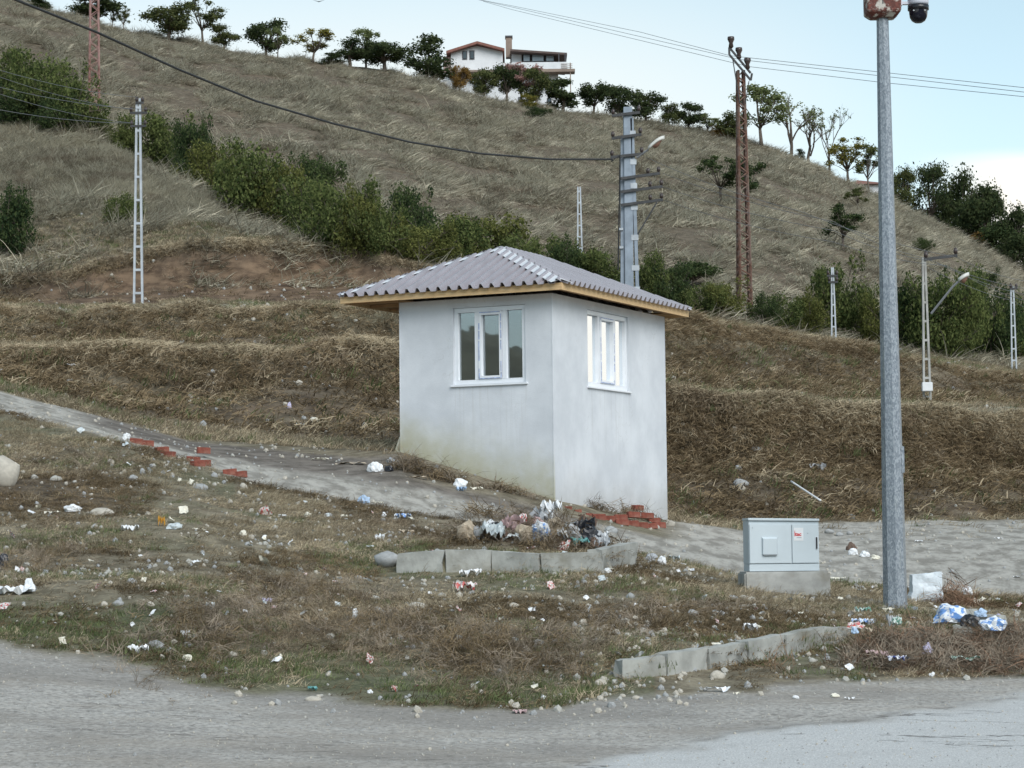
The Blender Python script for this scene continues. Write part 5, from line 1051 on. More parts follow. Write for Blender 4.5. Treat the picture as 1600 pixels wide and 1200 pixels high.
# ------------------------------------------------------------------ stones, bricks, litter
from mathutils import noise as mn
def ico(sub):
    bm = bmesh.new(); bmesh.ops.create_icosphere(bm, subdivisions=sub, radius=.5); return bm
def stone_mesh(seed, sub=2, rough=.22):
    bm = ico(sub); off = Vector((seed * 3.7, seed * 1.3, seed * 2.1))
    for v in bm.verts:
        n = mn.noise(v.co * 1.9 + off); n2 = mn.noise(v.co * 5 + off); v.co *= 1 + rough * n * 1.6 + rough * .3 * n2
        for ax in ((.6, .3, .74), (-.7, .5, .5), (.1, -.8, .6)):
            a = Vector(ax); d = v.co.dot(a) - .40
            if d > 0: v.co -= a * d * .8
    me = bpy.data.meshes.new('stone'); bm.to_mesh(me); bm.free(); return me
def bag_mesh(seed, fold=.35, sub=3):
    bm = ico(sub); off = Vector((seed * 5.1, seed * 2.3, seed * 1.7))
    for v in bm.verts:
        d = v.co.normalized(); r1 = mn.noise(d * 1.6 + off); r2 = 1 - 2 * abs(mn.noise(d * 3.6 + off * 2)); r3 = 1 - 2 * abs(mn.noise(d * 7.5 + off * 3))
        v.co = d * (.42 + .22 * r1 + fold * .22 * r2 + fold * .12 * r3)
        if v.co.z < -.12: v.co.z = -.12 + (v.co.z + .12) * .2
    me = bpy.data.meshes.new('bag'); bm.to_mesh(me); bm.free(); return me
def sheet_mesh(seed, nx=12, ny=7, amp=.22, torn=True):
    r = random.Random(seed); off = Vector((seed * 4.1, seed * .7, 0)); vs = []; fs = []
    for j in range(ny + 1):
        for i in range(nx + 1):
            x, y = i / nx - .5, j / ny - .5
            if torn: x += .10 * mn.noise(Vector((0, y * 3, seed))) * (abs(x) * 2) ** 2; y += .22 * mn.noise(Vector((x * 4, 0, seed * 2))) * (abs(y) * 2) ** 2
            q_ = Vector((x * 3, y * 3, 0)) + off; z = amp * (1 - 2 * abs(mn.noise(q_)) + .5 * (1 - 2 * abs(mn.noise(q_ * 2.6)))) ; vs.append((x, y, max(z, -.02)))
    for j in range(ny):
        for i in range(nx): a = j * (nx + 1) + i; fs.append((a, a + 1, a + nx + 2, a + nx + 1))
    me = bpy.data.meshes.new('sheet'); me.from_pydata(vs, [], fs); me.update(); return me
def plastic(name, col, rough=.45, trans=.0, col2=None, sc=9):
    m_, t, b = mat(name); q = NT(t); v = q.obj(); n = q.noise(v, sc, 3, .6)
    c = q.mix(q.ramp(n, .3, .7), tuple(x * .82 for x in col), col)
    if col2: c = q.mix(q.ramp(q.noise(v, sc * .6, 2, .5), .50, .56), c, col2)
    q.put(b.inputs['Base Color'], c); b.inputs['Roughness'].default_value = rough; return m_
PM = dict(white=plastic('white_plastic_film', (.82, .84, .86)), blue=plastic('light_blue_plastic_film', (.45, .60, .80)), dark=plastic('black_bag_film', (.02, .022, .028), .35), grey=plastic('grey_plastic_film', (.42, .44, .46)),
    lilac=plastic('lilac_plastic', (.55, .52, .72)), bluep=plastic('printed_blue_and_white_film', (.80, .84, .88), .4, 0, (.16, .32, .66)), redp=plastic('printed_red_and_white_film', (.78, .76, .74), .5, 0, (.50, .10, .09)), orange=plastic('orange_wrapper', (.70, .36, .05)),
    brown=plastic('brown_rag', (.16, .11, .085), .9), pinkc=plastic('faded_pink_cloth', (.52, .38, .38), .9), navy=plastic('navy_and_white_cloth', (.70, .72, .78), .8, 0, (.04, .06, .22)), green=plastic('green_and_white_film', (.62, .70, .66), .5, 0, (.06, .20, .14)),
    tan=plastic('tan_cardboard', (.50, .42, .32), .85), teal=plastic('teal_plastic', (.14, .38, .38), .5), clear=plastic('cloudy_clear_plastic', (.60, .66, .68), .25), cream=plastic('cream_foam', (.78, .75, .64), .8))
M['stone_g'] = plain('grey_cobble', (.33, .34, .34), .85, .2, 5, bump=.2); M['stone_b'] = plain('pale_buff_cobble', (.45, .42, .36), .85, .2, 5, bump=.2); M['stone_w'] = plain('whitish_cobble', (.40, .395, .36), .85, .15, 5)
M['brick'] = plain('red_clay_brick', (.27, .08, .055), .9, .3, 14, dirt=(.24, .16, .125), bump=.3)
def put(px, py, z=0.0, y1=60): p = G(px, py, 13, y1); return Vector((p.x, p.y, p.z + z))
def item(kind, px, py, w, h, mk, label, cat, name, seed=None, rz=None, tilt=(0, 0), group=None, lift=0.0, z=0.0, y1=60):
    seed = seed or R.randrange(1000); p = put(px, py, z, y1); W_, Hh = sz(w, p.y), sz(h, p.y)
    me = {'bag': lambda: bag_mesh(seed), 'sheet': lambda: sheet_mesh(seed), 'strip': lambda: sheet_mesh(seed, 14, 3, .10), 'stone': lambda: stone_mesh(seed)}[kind]()
    me.materials.append(PM[mk] if mk in PM else M[mk]); me.polygons.foreach_set('use_smooth', [kind == 'stone'] * len(me.polygons))
    o = bpy.data.objects.new(name, me); COL.objects.link(o); v = np.array([q_.co[:] for q_ in me.vertices]); ext = v.max(0) - v.min(0)
    dep = {'bag': .75, 'sheet': .8, 'strip': .28, 'stone': .75}[kind]
    o.scale = (W_ / ext[0], W_ * dep / ext[1], max(Hh, .015) / ext[2]); o.rotation_euler = (tilt[0], tilt[1], R.uniform(-.35, .35) if rz is None else rz)
    o.location = p + Vector((0, W_ * dep * .3, -v.min(0)[2] * o.scale[2] - Hh * (.12 if kind == 'stone' else .02) + lift)); return tag(o, label, cat, group)
GL = 'litter scattered over the verge and track'
LIT = [
 ('sheet', 24, 930, 58, 14, 'white', 'long crumpled white plastic sheet reaching in from the left edge', 'plastic sheet'), ('bag', 45, 928, 18, 20, 'white', 'crumpled white bag end standing up beside the long sheet at left edge', 'plastic bag'),
 ('bag', 112, 802, 28, 12, 'white', 'pale bluish white bag left of the grey cobble under the boulder', 'plastic bag'), ('strip', 82, 806, 26, 5, 'cream', 'thin white strip just left of the pale bluish bag', 'plastic strip'),
 ('sheet', 202, 832, 26, 10, 'white', 'crumpled white paper in the grass left of the orange wrapper', 'paper'), ('sheet', 252, 824, 11, 16, 'orange', 'orange wrapper in the left verge', 'wrapper'),
 ('bag', 272, 828, 26, 10, 'clear', 'cloudy clear plastic bottle right of the orange wrapper', 'bottle'), ('strip', 313, 831, 24, 5, 'cream', 'pale thin strip right of the clear bottle', 'plastic strip'),
 ('bag', 379, 838, 13, 9, 'cream', 'small cream foam block in the middle of the left verge', 'foam block'), ('bag', 198, 686, 11, 9, 'white', 'small white lump touching the leftmost red bricks', 'plastic lump'),
 ('sheet', 214, 1026, 30, 14, 'white', 'crumpled white tissue beside the grey cobble on the lower left grass edge', 'tissue'), ('bag', 292, 1035, 16, 10, 'cream', 'small cream bottle lying on the lower left grass edge', 'bottle'),
 ('sheet', 289, 1001, 14, 12, 'white', 'little white scrap above the lower left grass edge', 'scrap'), ('sheet', 328, 955, 14, 11, 'clear', 'pale blue scrap in the dark grass left of centre', 'scrap'),
 ('sheet', 417, 945, 15, 10, 'lilac', 'lilac wrapper in the grass below the broken kerb, far left', 'wrapper'), ('bag', 555, 968, 9, 14, 'white', 'white paper cup upright in dry grass, centre', 'paper cup'),
 ('bag', 438, 1036, 7, 12, 'cream', 'small white stub upright in the green grass edge', 'scrap'), ('bag', 578, 1087, 10, 6, 'white', 'tiny white lump on the grass edge by the road', 'scrap'),
 ('sheet', 488, 1080, 14, 7, 'teal', 'small teal scrap on the green grass edge', 'scrap'), ('sheet', 616, 1083, 9, 10, 'redp', 'tiny red and white wrapper on the road side grass', 'wrapper'),
 ('bag', 850, 1095, 11, 7, 'white', 'small white lump at the bright green grass patch', 'scrap'), ('sheet', 812, 1117, 22, 6, 'pinkc', 'pinkish flat scrap on the road edge', 'scrap'),
 ('sheet', 726, 927, 34, 16, 'redp', 'white and red printed sheet below the broken kerb row', 'plastic sheet'), ('sheet', 735, 904, 32, 12, 'white', 'white foam board leaning at the foot of the broken kerb row', 'foam board'),
 ('sheet', 870, 894, 22, 11, 'lilac', 'pale lilac carton at the foot of the broken kerb row', 'carton'), ('bag', 949, 896, 15, 8, 'white', 'small white crumple at the right crack of the broken kerb row', 'scrap'),
 ('sheet', 1048, 879, 30, 10, 'clear', 'light blue flat sheet right of the broken kerb row', 'plastic sheet'), ('bag', 1035, 884, 14, 13, 'white', 'white bag tucked beside the light blue flat sheet', 'plastic bag'), ('bag', 1018, 877, 20, 11, 'grey', 'grey crumpled bag just right of the last broken kerb block', 'plastic bag'),
 ('strip', 1118, 1085, 46, 9, 'white', 'long white twisted strip on the road below the low kerb row', 'plastic strip'), ('sheet', 1173, 988, 22, 13, 'white', 'crumpled white paper above the low kerb row', 'paper'), ('strip', 1152, 1086, 12, 4, 'cream', 'tiny cream strip right of the long twisted strip', 'scrap'),
 ('sheet', 112, 575, 24, 5, 'white', 'white flat scrap on the bank above the left end of the track', 'scrap'), ('bag', 491, 661, 17, 7, 'cream', 'cream scrap on the earth left of the hut', 'scrap'), ('strip', 469, 665, 14, 4, 'white', 'thin white strip on the earth left of the hut', 'plastic strip'), ('bag', 452, 641, 7, 10, 'lilac', 'bluish scrap on the mound left of the hut', 'scrap'),
 ('strip', 500, 720, 28, 5, 'cream', 'pale curved strip on the dark earth by the track', 'plastic strip'), ('strip', 548, 726, 50, 4, 'tan', 'long thin pale lath on the dark earth left of the hut', 'lath'),
 ('bag', 586, 738, 26, 15, 'white', 'bluish white plastic bag by the left corner of the hut', 'plastic bag'), ('bag', 608, 738, 14, 9, 'dark', 'small black bag beside the bluish white bag at the hut corner', 'plastic bag'), ('bag', 612, 724, 20, 9, 'grey', 'grey crumpled rag at the left corner of the hut', 'rag'),
 ('strip', 650, 748, 38, 4, 'tan', 'thin pale lath lying along the foot of the hut', 'lath'), ('bag', 719, 763, 22, 13, 'white', 'white plastic bag at the middle of the hut wall foot', 'plastic bag'), ('strip', 745, 766, 22, 5, 'cream', 'cream strip right of the white bag at the hut wall foot', 'plastic strip'), ('sheet', 721, 769, 15, 7, 'blue', 'light blue scrap under the white bag at the hut wall foot', 'scrap'),
 ('bag', 568, 787, 20, 12, 'blue', 'light blue plastic bag on the lower edge of the track', 'plastic bag'), ('strip', 592, 789, 14, 4, 'cream', 'tiny cream strip right of the light blue bag on the track edge', 'scrap'), ('sheet', 629, 812, 26, 9, 'bluep', 'blue and white wrapper below the track', 'wrapper'), ('bag', 600, 808, 8, 7, 'white', 'little white scrap left of the blue and white wrapper', 'scrap'),
 ('strip', 635, 838, 24, 9, 'tan', 'curved tan strip below the blue and white wrapper', 'cardboard'), ('sheet', 593, 846, 15, 11, 'white', 'white crumpled scrap below the light blue bag', 'scrap'), ('sheet', 729, 873, 20, 9, 'clear', 'pale crumpled film above the broken kerb row', 'plastic film'), ('bag', 481, 810, 12, 8, 'cream', 'cream lump on the verge below the track', 'foam block'),
 ('sheet', 441, 810, 12, 5, 'white', 'flat white scrap on the verge below the track', 'scrap'), ('strip', 498, 846, 12, 4, 'white', 'thin white strip in the verge above the dark grass mound', 'scrap'), ('sheet', 537, 812, 10, 6, 'cream', 'small pale scrap under the lower track edge', 'scrap'),
 ('sheet', 1350, 978, 36, 11, 'bluep', 'white and blue flattened packet left of the camera pole foot', 'packet'), ('strip', 1350, 988, 26, 8, 'green', 'pale green wrapper under the flattened packet', 'wrapper'), ('sheet', 1396, 984, 20, 22, 'grey', 'grey white torn sack corner below the camera pole foot', 'plastic sheet'),
 ('bag', 1340, 1018, 30, 11, 'redp', 'red and white wrapper at the end of the low kerb row', 'wrapper'), ('bag', 1337, 1026, 12, 10, 'blue', 'small pale blue scrap under the red and white wrapper', 'scrap'), ('strip', 1356, 1024, 18, 8, 'tan', 'tan cardboard scrap at the left of the brush heap', 'cardboard'),
 ('bag', 1402, 1010, 18, 12, 'green', 'pale and green crumple inside the brush heap, left part', 'plastic bag'), ('bag', 1490, 1008, 54, 28, 'bluep', 'big blue and white printed sack on the brush heap', 'plastic sack'), ('bag', 1518, 1012, 30, 18, 'dark', 'black bag beside the big blue and white sack', 'plastic bag'),
 ('bag', 1556, 1020, 42, 22, 'bluep', 'torn blue and white bag in the brush heap, far right', 'plastic bag'), ('bag', 1535, 998, 20, 13, 'blue', 'pale blue bag between the two printed sacks', 'plastic bag'), ('bag', 1450, 1040, 17, 17, 'lilac', 'lilac bag at the front of the brush heap', 'plastic bag'),
 ('sheet', 1372, 1046, 34, 10, 'pinkc', 'pinkish cloth along the front of the brush heap', 'cloth'), ('sheet', 1404, 1052, 32, 9, 'navy', 'navy and white cloth in front of the brush heap', 'cloth'), ('strip', 1510, 1052, 48, 8, 'green', 'green and white torn film along the front of the brush heap', 'plastic film'),
 ('bag', 1436, 938, 14, 9, 'white', 'small white scrap at the right foot of the camera pole', 'scrap'), ('sheet', 1388, 958, 18, 7, 'cream', 'pale flat scrap at the left foot of the camera pole', 'scrap'), ('bag', 1512, 932, 18, 14, 'white', 'white foam lump right of the standing white sack', 'foam lump'), ('bag', 1524, 946, 16, 10, 'cream', 'cream lump next to the dry bush right of the standing sack', 'foam lump'),
 ('bag', 1560, 970, 14, 9, 'lilac', 'small purple wrapper at the right behind the brush heap', 'wrapper'), ('bag', 1334, 868, 15, 10, 'white', 'white foam lump, left of the group on the gravel behind the cabinet', 'foam lump'), ('bag', 1352, 871, 16, 9, 'white', 'white foam lump, middle of the group on the gravel behind the cabinet', 'foam lump'), ('bag', 1368, 875, 14, 7, 'cream', 'cream foam lump, right of the group on the gravel behind the cabinet', 'foam lump'),
 ('bag', 1331, 860, 18, 12, 'brown', 'brown earth clod among the white lumps behind the cabinet', 'clod'), ('sheet', 1436, 848, 12, 4, 'white', 'white scrap on the gravel just right of the camera pole', 'scrap'), ('strip', 1560, 843, 14, 3, 'white', 'white scrap far right on the gravel lot', 'scrap'), ('strip', 1464, 899, 20, 3, 'white', 'white flat scrap on the gravel above the standing sack', 'scrap'), ('sheet', 1590, 903, 12, 3, 'white', 'white scrap on the gravel at the right edge', 'scrap'),
 ('sheet', 1279, 738, 24, 13, 'grey', 'grey white torn film lying on the bank above the cabinet', 'plastic film'), ('strip', 1310, 906, 26, 4, 'cream', 'pale strip beside the concrete base of the cabinet', 'plastic strip'), ('bag', 1270, 1090, 0.1, 0.1, 'white', '', ''),
 ('bag', 1305, 1092, 14, 6, 'cream', 'cream lump lying on the road, right part', 'scrap'), ('bag', 1244, 1093, 10, 5, 'white', 'white lump lying on the road left of the cream one', 'scrap'), ('bag', 1457, 1059, 10, 7, 'white', 'white lump on the road in front of the brush heap', 'scrap'), ('bag', 1160, 1127, 0.1, 0.1, 'white', '', ''), ('strip', 1328, 1095, 16, 4, 'white', 'white strip lying on the road beside the cream lump', 'scrap'),
 ('bag', 1096, 962, 0.1, 0.1, 'white', '', ''), ('sheet', 1052, 927, 10, 5, 'white', 'white scrap in the grass between kerb row and cabinet', 'scrap'), ('bag', 1010, 922, 0.1, 0.1, 'white', '', ''), ('bag', 3, 888, 18, 20, 'dark', 'black bag cut off by the left edge', 'plastic bag'),
]
for (kd_, x, y_, w_, h_, mk, lb, ct) in LIT:
    if lb: item(kd_, x, y_ + (12 if x > 1330 and 985 < y_ < 1035 else 0), w_ * 1.05, h_ * 1.15, mk, lb, ct, ct.replace(' ', '_'), group=None, lift=.24 if x > 1330 and 985 < y_ < 1035 else .09 if x > 1345 and y_ < 1056 and y_ > 1035 else 0)
# standing white sack
sp_ = put(1450, 944); w_, h_ = sz(52, sp_.y), sz(46, sp_.y); bm = bmesh.new(); bmesh.ops.create_cube(bm, size=1); bmesh.ops.subdivide_edges(bm, edges=bm.edges[:], cuts=6, use_grid_fill=True)
for v in bm.verts:
    n = mn.noise(v.co * 3.1 + Vector((7, 2, 1))); n2 = 1 - 2 * abs(mn.noise(v.co * 6 + Vector((3, 9, 1)))); z = v.co.z + .5; v.co.x += .12 * (v.co.x < 0) * (z > .4) * .5 + .03 * n2; v.co.y = v.co.y * (.55 - .25 * z) + .07 * n; v.co.z += .10 * v.co.x * z + .04 * n2 * z
me = bpy.data.meshes.new('sack'); bm.to_mesh(me); bm.free(); me.materials.append(PM['clear'] if 0 else plastic('milky_sack_film', (.66, .73, .78), .35)); o = link('plastic_sack', me); o.scale = (w_, w_ * .75, h_); o.location = sp_ + Vector((0, .2, h_ * .47)); o.rotation_euler = (0, 0, .2)
tag(o, 'milky white sack standing upright just right of the camera pole foot', 'sack')
# boulder
o = item('stone', 2, 762, 62, 56, 'stone_b', 'large rounded pale boulder cut off by the left edge', 'boulder', 'boulder', seed=5); 
# cobbles with labels from their surroundings
ANCH = [('the boulder', 10, 735), ('the orange wrapper', 252, 820), ('the leftmost red bricks', 217, 692), ('the lower left grass edge', 230, 1010), ('the white paper cup', 555, 962), ('the left end of the broken kerb row', 622, 880), ('the right end of the broken kerb row', 990, 880), ('the left end of the low kerb row', 975, 1045), ('the middle of the low kerb row', 1150, 1020), ('the cabinet base', 1225, 915), ('the camera pole foot', 1399, 950), ('the red and white printed sheet', 726, 922), ('the right foot of the hut', 1042, 812), ('the twisted white strip', 1118, 1080)]
used_l = {}
def auto(px, py, size, colr):
    a = min(ANCH, key=lambda q_: math.hypot((q_[1] - px), (q_[2] - py) * 1.4)); dx, dy = px - a[1], py - a[2]
    far_ = 'just ' if math.hypot(dx, dy) < 45 else 'some way ' if math.hypot(dx, dy) > 110 else ''
    rel = ('right of' if dx > 0 else 'left of') if abs(dx) > 2 * abs(dy) else ('below' if dy > 0 else 'above') if abs(dy) > 2 * abs(dx) else ('below and right of' if dy > 0 and dx > 0 else 'below and left of' if dy > 0 else 'above and right of' if dx > 0 else 'above and left of')
    return f'{size} {colr} cobble {far_}{rel} {a[0]}'
STN = [(157, 806, 36, 13), (85, 752, 20, 9), (53, 750, 12, 8), (173, 725, 12, 9), (208, 752, 16, 10), (222, 742, 10, 10), (312, 765, 24, 10), (334, 745, 11, 8), (380, 764, 12, 10), (243, 1019, 32, 15), (185, 948, 18, 9), (162, 949, 12, 8), (235, 948, 11, 9), (270, 1006, 14, 8), (293, 1013, 16, 8), (265, 1022, 14, 8), (305, 999, 11, 6), (205, 912, 18, 8),
       (488, 1096, 24, 8), (585, 938, 16, 7), (652, 952, 32, 11), (590, 958, 18, 10), (718, 1004, 18, 12), (732, 1004, 12, 8), (516, 1000, 14, 9), (840, 1008, 22, 9), (822, 1020, 14, 9), (838, 1014, 12, 7), (995, 1018, 14, 10), (1003, 1006, 10, 7), (938, 1070, 18, 10), (973, 1074, 10, 6), (1083, 962, 18, 10), (1145, 937, 18, 6), (1163, 936, 16, 6), (1127, 962, 14, 8), (1165, 950, 24, 5), (985, 935, 14, 9), (803, 950, 18, 9), (1122, 1062, 24, 13),
       (995, 1096, 14, 6), (1040, 1090, 10, 6), (973, 1090, 10, 5), (1285, 1046, 10, 6), (1270, 1036, 12, 7), (955, 832, 22, 11), (1048, 822, 18, 10), (1340, 855, 0, 0), (108, 600, 16, 8), (160, 590, 0, 0), (876, 955, 12, 6), (920, 950, 12, 7), (1060, 985, 12, 6), (625, 1000, 14, 7), (560, 905, 12, 6), (690, 935, 16, 8), (1240, 975, 12, 6), (1320, 955, 12, 6), (1345, 965, 12, 6)]
SM = [stone_mesh(k) for k in range(1, 7)]
for me in SM: me.polygons.foreach_set('use_smooth', [True] * len(me.polygons))
SMM = {}
for i, (x, y_, w_, h_) in enumerate(STN):
    if w_ == 0: continue
    ck = ('stone_g', 'stone_b', 'stone_w')[R.choice([0, 0, 1, 1, 2])]; cn_ = {'stone_g': 'grey', 'stone_b': 'buff', 'stone_w': 'whitish'}[ck]; lb = auto(x, y_, 'large' if w_ >= 24 else 'small' if w_ <= 12 else 'medium', cn_)
    if lb in used_l:
        for c2, n2 in (('stone_g', 'grey'), ('stone_b', 'buff'), ('stone_w', 'whitish')):
            l2 = auto(x, y_, 'large' if w_ >= 24 else 'small' if w_ <= 12 else 'medium', n2)
            if l2 not in used_l: lb, ck = l2, c2; break
        else: lb = lb.replace('cobble', 'flat cobble' if w_ > 2 * h_ else 'round cobble').replace('some way ', '')
        if lb in used_l: continue
    if len(lb.split()) > 16: lb = lb.replace('below and ', '').replace('above and ', '')
    if lb in used_l: continue
    used_l[lb] = 1; k = i % 6
    if (k, ck) not in SMM: c = SM[k].copy(); c.materials.append(M[ck]); SMM[k, ck] = c
    p = put(x, y_); o = link('cobble', SMM[k, ck]); W_ = sz(w_, p.y) * 1.05; o.scale = (W_, W_ * .8, sz(h_, p.y) * 1.5); o.rotation_euler = (0, 0, R.uniform(-.4, .4)); o.location = p + Vector((0, W_ * .3, sz(h_, p.y) * .22)); tag(o, lb, 'stone', 'cobbles lying on the verge')
for x, y_, w_, h_, lb in ((1158, 762, 26, 14, 'flat grey rock on the bank, left of the pale lath'), (1182, 716, 20, 12, 'grey rock high on the bank right of the hut'), (1296, 834, 16, 9, 'grey rock at the bank foot right behind the cabinet'), (1312, 838, 14, 8, 'second grey rock at the bank foot behind the cabinet'), (1328, 836, 10, 7, 'small pale rock at the bank foot left of the camera pole'), (1104, 812, 12, 9, 'buff rock at the bank foot right of the hut corner'), (605, 887, 44, 30, 'dark earthy boulder left of the broken kerb row')):
    item('stone', x, y_, w_, h_, 'stone_g' if 'buff' not in lb else 'stone_b', lb, 'rock', 'rock')
wire('lath', [(1236, 752, 40.6), (1282, 782, 39.6)], .018, 'long pale lath lying aslant on the bank above the cabinet', 'label_white', 'lath')
# bricks: hollow clay bricks, grooved
def brick_mesh(seed):
    r = random.Random(seed); mb = MB(); l, w, h = .19, .10, .085; k = 4
    mb.box((-l / 2, -w / 2, 0), (l / 2, w / 2, h))
    for i in range(k):
        z = h * (i + .5) / k
        for s_ in (-1, 1): mb.box((-l / 2 + .004, s_ * w / 2 - .003, z - .006), (l / 2 - .004, s_ * w / 2 + .003, z + .006))
    for i in range(3):
        y = -w / 2 + w * (i + .5) / 3; mb.box((-l / 2 + .006, y - .007, h - .003), (l / 2 - .006, y + .007, h + .003))
    me = mb.mesh('brick'); me.materials.append(M['brick']); return me
BK = [brick_mesh(k) for k in range(2)]
BR = [(212, 693, .1, 0, 'left brick of the pair beside the white lump at the track edge'), (229, 696, .2, 0, 'right brick of the pair beside the white lump at the track edge'), (252, 707, .6, 0, 'tilted brick between the left pair and the small pile'), (262, 714, -.4, 0, 'brick between the tilted one and the small pile'),
 (301, 722, .2, 0, 'left brick at the base of the small pile'), (318, 727, .1, 0, 'front brick of the small pile'), (317, 716, .3, .08, 'top brick of the small pile'), (308, 729, .8, 0, 'broken brick at the foot of the small pile'), (359, 742, .15, 0, 'left brick of the rightmost pair along the track edge'), (374, 746, -.2, 0, 'right brick of the rightmost pair along the track edge'),
 (936, 812, .1, 0, 'leftmost brick of the long row at the hut'), (953, 814, .0, 0, 'second brick from the left in the long row at the hut'), (970, 812, .2, 0, 'back brick in the left part of the long row'), (972, 820, .05, 0, 'front brick in the left part of the long row'), (988, 822, .1, 0, 'front brick in the middle of the long row'), (1003, 824, -.1, 0, 'front brick right of the middle of the long row'),
 (990, 815, .3, .07, 'upper brick lying on the middle of the long row'), (1018, 826, .1, 0, 'front brick near the right end of the long row'), (1030, 824, .5, 0, 'rightmost brick of the long row near the hut corner'), (1012, 816, -.2, .07, 'upper brick near the right end of the long row'), (996, 808, .7, .11, 'tilted brick sticking up behind the long row'), (1022, 817, .2, 0, 'back brick near the hut corner'),
 (872, 792, .2, 0, 'brick fragment just below the front corner of the hut'), (888, 796, -.3, 0, 'brick fragment behind the rubbish heap, left'), (903, 800, .4, 0, 'brick fragment behind the rubbish heap, right'), (921, 806, .1, 0, 'brick fragment between the heap and the long row')]
for i, (x, y_, rz, z_, lb) in enumerate(BR):
    p = put(x, y_); o = link('brick', BK[i % 2]); o.location = p + Vector((0, .05, z_ - .012)); o.rotation_euler = (R.uniform(-.12, .12), R.uniform(-.12, .12), rz); o.scale = (1.0 if 'fragment' not in lb else .55,) * 3; tag(o, lb, 'brick', 'hollow red clay bricks by the track')
# ------------------------------------------------------------------ rubbish heap behind the broken kerb
HEAP = [(730, 846, 30, 30, 'tan', 'bag'), (752, 846, 22, 18, 'grey', 'sheet'), (770, 852, 34, 22, 'clear', 'sheet'), (778, 836, 24, 20, 'dark', 'bag'), (765, 830, 18, 16, 'white', 'bag'), (800, 836, 30, 22, 'pinkc', 'sheet'), (812, 828, 20, 24, 'redp', 'bag'), (806, 854, 34, 10, 'clear', 'strip'), (822, 850, 40, 26, 'tan', 'bag'), (828, 838, 26, 24, 'brown', 'bag'),
 (838, 832, 24, 22, 'pinkc', 'bag'), (846, 852, 34, 34, 'bluep', 'bag'), (850, 822, 30, 22, 'grey', 'sheet'), (862, 820, 30, 28, 'white', 'sheet'), (870, 834, 28, 24, 'tan', 'bag'), (856, 858, 42, 12, 'brown', 'strip'), (884, 834, 20, 16, 'white', 'bag'), (892, 838, 24, 14, 'clear', 'sheet'), (898, 850, 30, 28, 'grey', 'bag'),
 (912, 840, 30, 22, 'dark', 'sheet'), (922, 850, 34, 26, 'dark', 'bag'), (905, 858, 30, 14, 'teal', 'strip'), (934, 846, 22, 16, 'grey', 'bag'), (941, 842, 24, 8, 'white', 'strip'), (930, 858, 28, 16, 'brown', 'bag'), (912, 828, 26, 16, 'brown', 'sheet'), (790, 848, 22, 14, 'brown', 'bag'), (940, 858, 24, 12, 'grey', 'sheet'), (884, 858, 14, 18, 'white', 'sheet')]
HN = dict(tan='tan', grey='grey', clear='cloudy', dark='black', white='white', pinkc='pinkish', redp='red and white', brown='brown', bluep='blue and white', teal='teal')
cntr = {}
HP = put(842, 852); zbase = HP.z
for i, (x, y_, w_, h_, mk, kd_) in enumerate(HEAP):
    pos_ = 'left end' if x < 780 else 'left part' if x < 820 else 'middle' if x < 870 else 'right part' if x < 915 else 'right end'; lvl = 'top' if y_ < 834 else 'bottom' if y_ > 850 else 'face'
    lb = f'{HN[mk]} {dict(bag="crumpled bag", sheet="torn sheet", strip="flat strip")[kd_]} at the {lvl} of the rubbish heap, {pos_}'
    if lb in cntr: lb = lb.replace('crumpled', 'small crumpled')
    cntr[lb] = 1; Yh = 27.0 + (858 - y_) * .012; c = pix(x, y_, Yh); gz = hz(c[0], Yh)
    o = item(kd_, x, 856, w_ * 1.15, h_ * 1.3, mk, lb, 'rubbish', {'bag': 'rubbish_bag', 'sheet': 'rubbish_sheet', 'strip': 'rubbish_strip'}[kd_], seed=200 + i, tilt=(R.uniform(.1, .7), R.uniform(-.4, .4)))
    o.location = (c[0], Yh, max(c[2], gz) + sz(h_, Yh) * .25); o['group'] = 'rubbish in the heap behind the broken kerb row'
def brush_src(seed, m_, n=26, rad=.2, L_=.42, w=.007):
    return src(blades(n, rad, L_ * .4, L_, w, 1.15, seed, 4, .55), m_)
bs_ = [brush_src(300 + k, M['twig']) for k in range(2)] + [brush_src(310 + k, M['twig_red']) for k in range(2)] + [brush_src(320, M['straw_brown'], 30, .2, .3, .008)]
def clump(name, centers, label, seed, srcs=bs_, pal=(0, 1, 2, 3, 4), k_=1.0):
    """centers: (px, py, spread px x, spread y m, height m, count)"""
    r = np.random.RandomState(seed); P_ = []; 
    for (x, y_, wx, dy_, hh, n) in centers:
        c = put(x, y_); X = c.x + r.normal(0, sz(wx, c.y) / 2, n); Y = c.y + r.normal(0, dy_, n); e = np.exp(-((X - c.x) / sz(wx, c.y) * 1.6) ** 2 - ((Y - c.y) / dy_ * .7) ** 2); P_.append(np.stack([X, Y, H(X, Y) + hh * e * r.rand(n) - .01], 1))
    P_ = np.concatenate(P_); n = len(P_)
    scatter(name, P_, np.stack([r.normal(0, .5, n), r.normal(0, .5, n), r.rand(n) * 6.28], 1), r.uniform(.5, 1.1, n) * k_, r.choice(pal, n), srcs, label=label)
clump('brush_heap', [(1390, 1030, 70, .32, .20, 210), (1450, 1030, 80, .36, .25, 270), (1520, 1032, 80, .36, .22, 270), (1590, 1028, 70, .38, .26, 240), (1650, 1025, 60, .4, .2, 150), (1420, 1048, 120, .12, .08, 130), (1560, 1050, 120, .12, .10, 130)], 'tangled reddish brown dry brush heaped by the road on the right', 41, pal=(0, 0, 1, 2, 3, 1, 0), k_=.8)
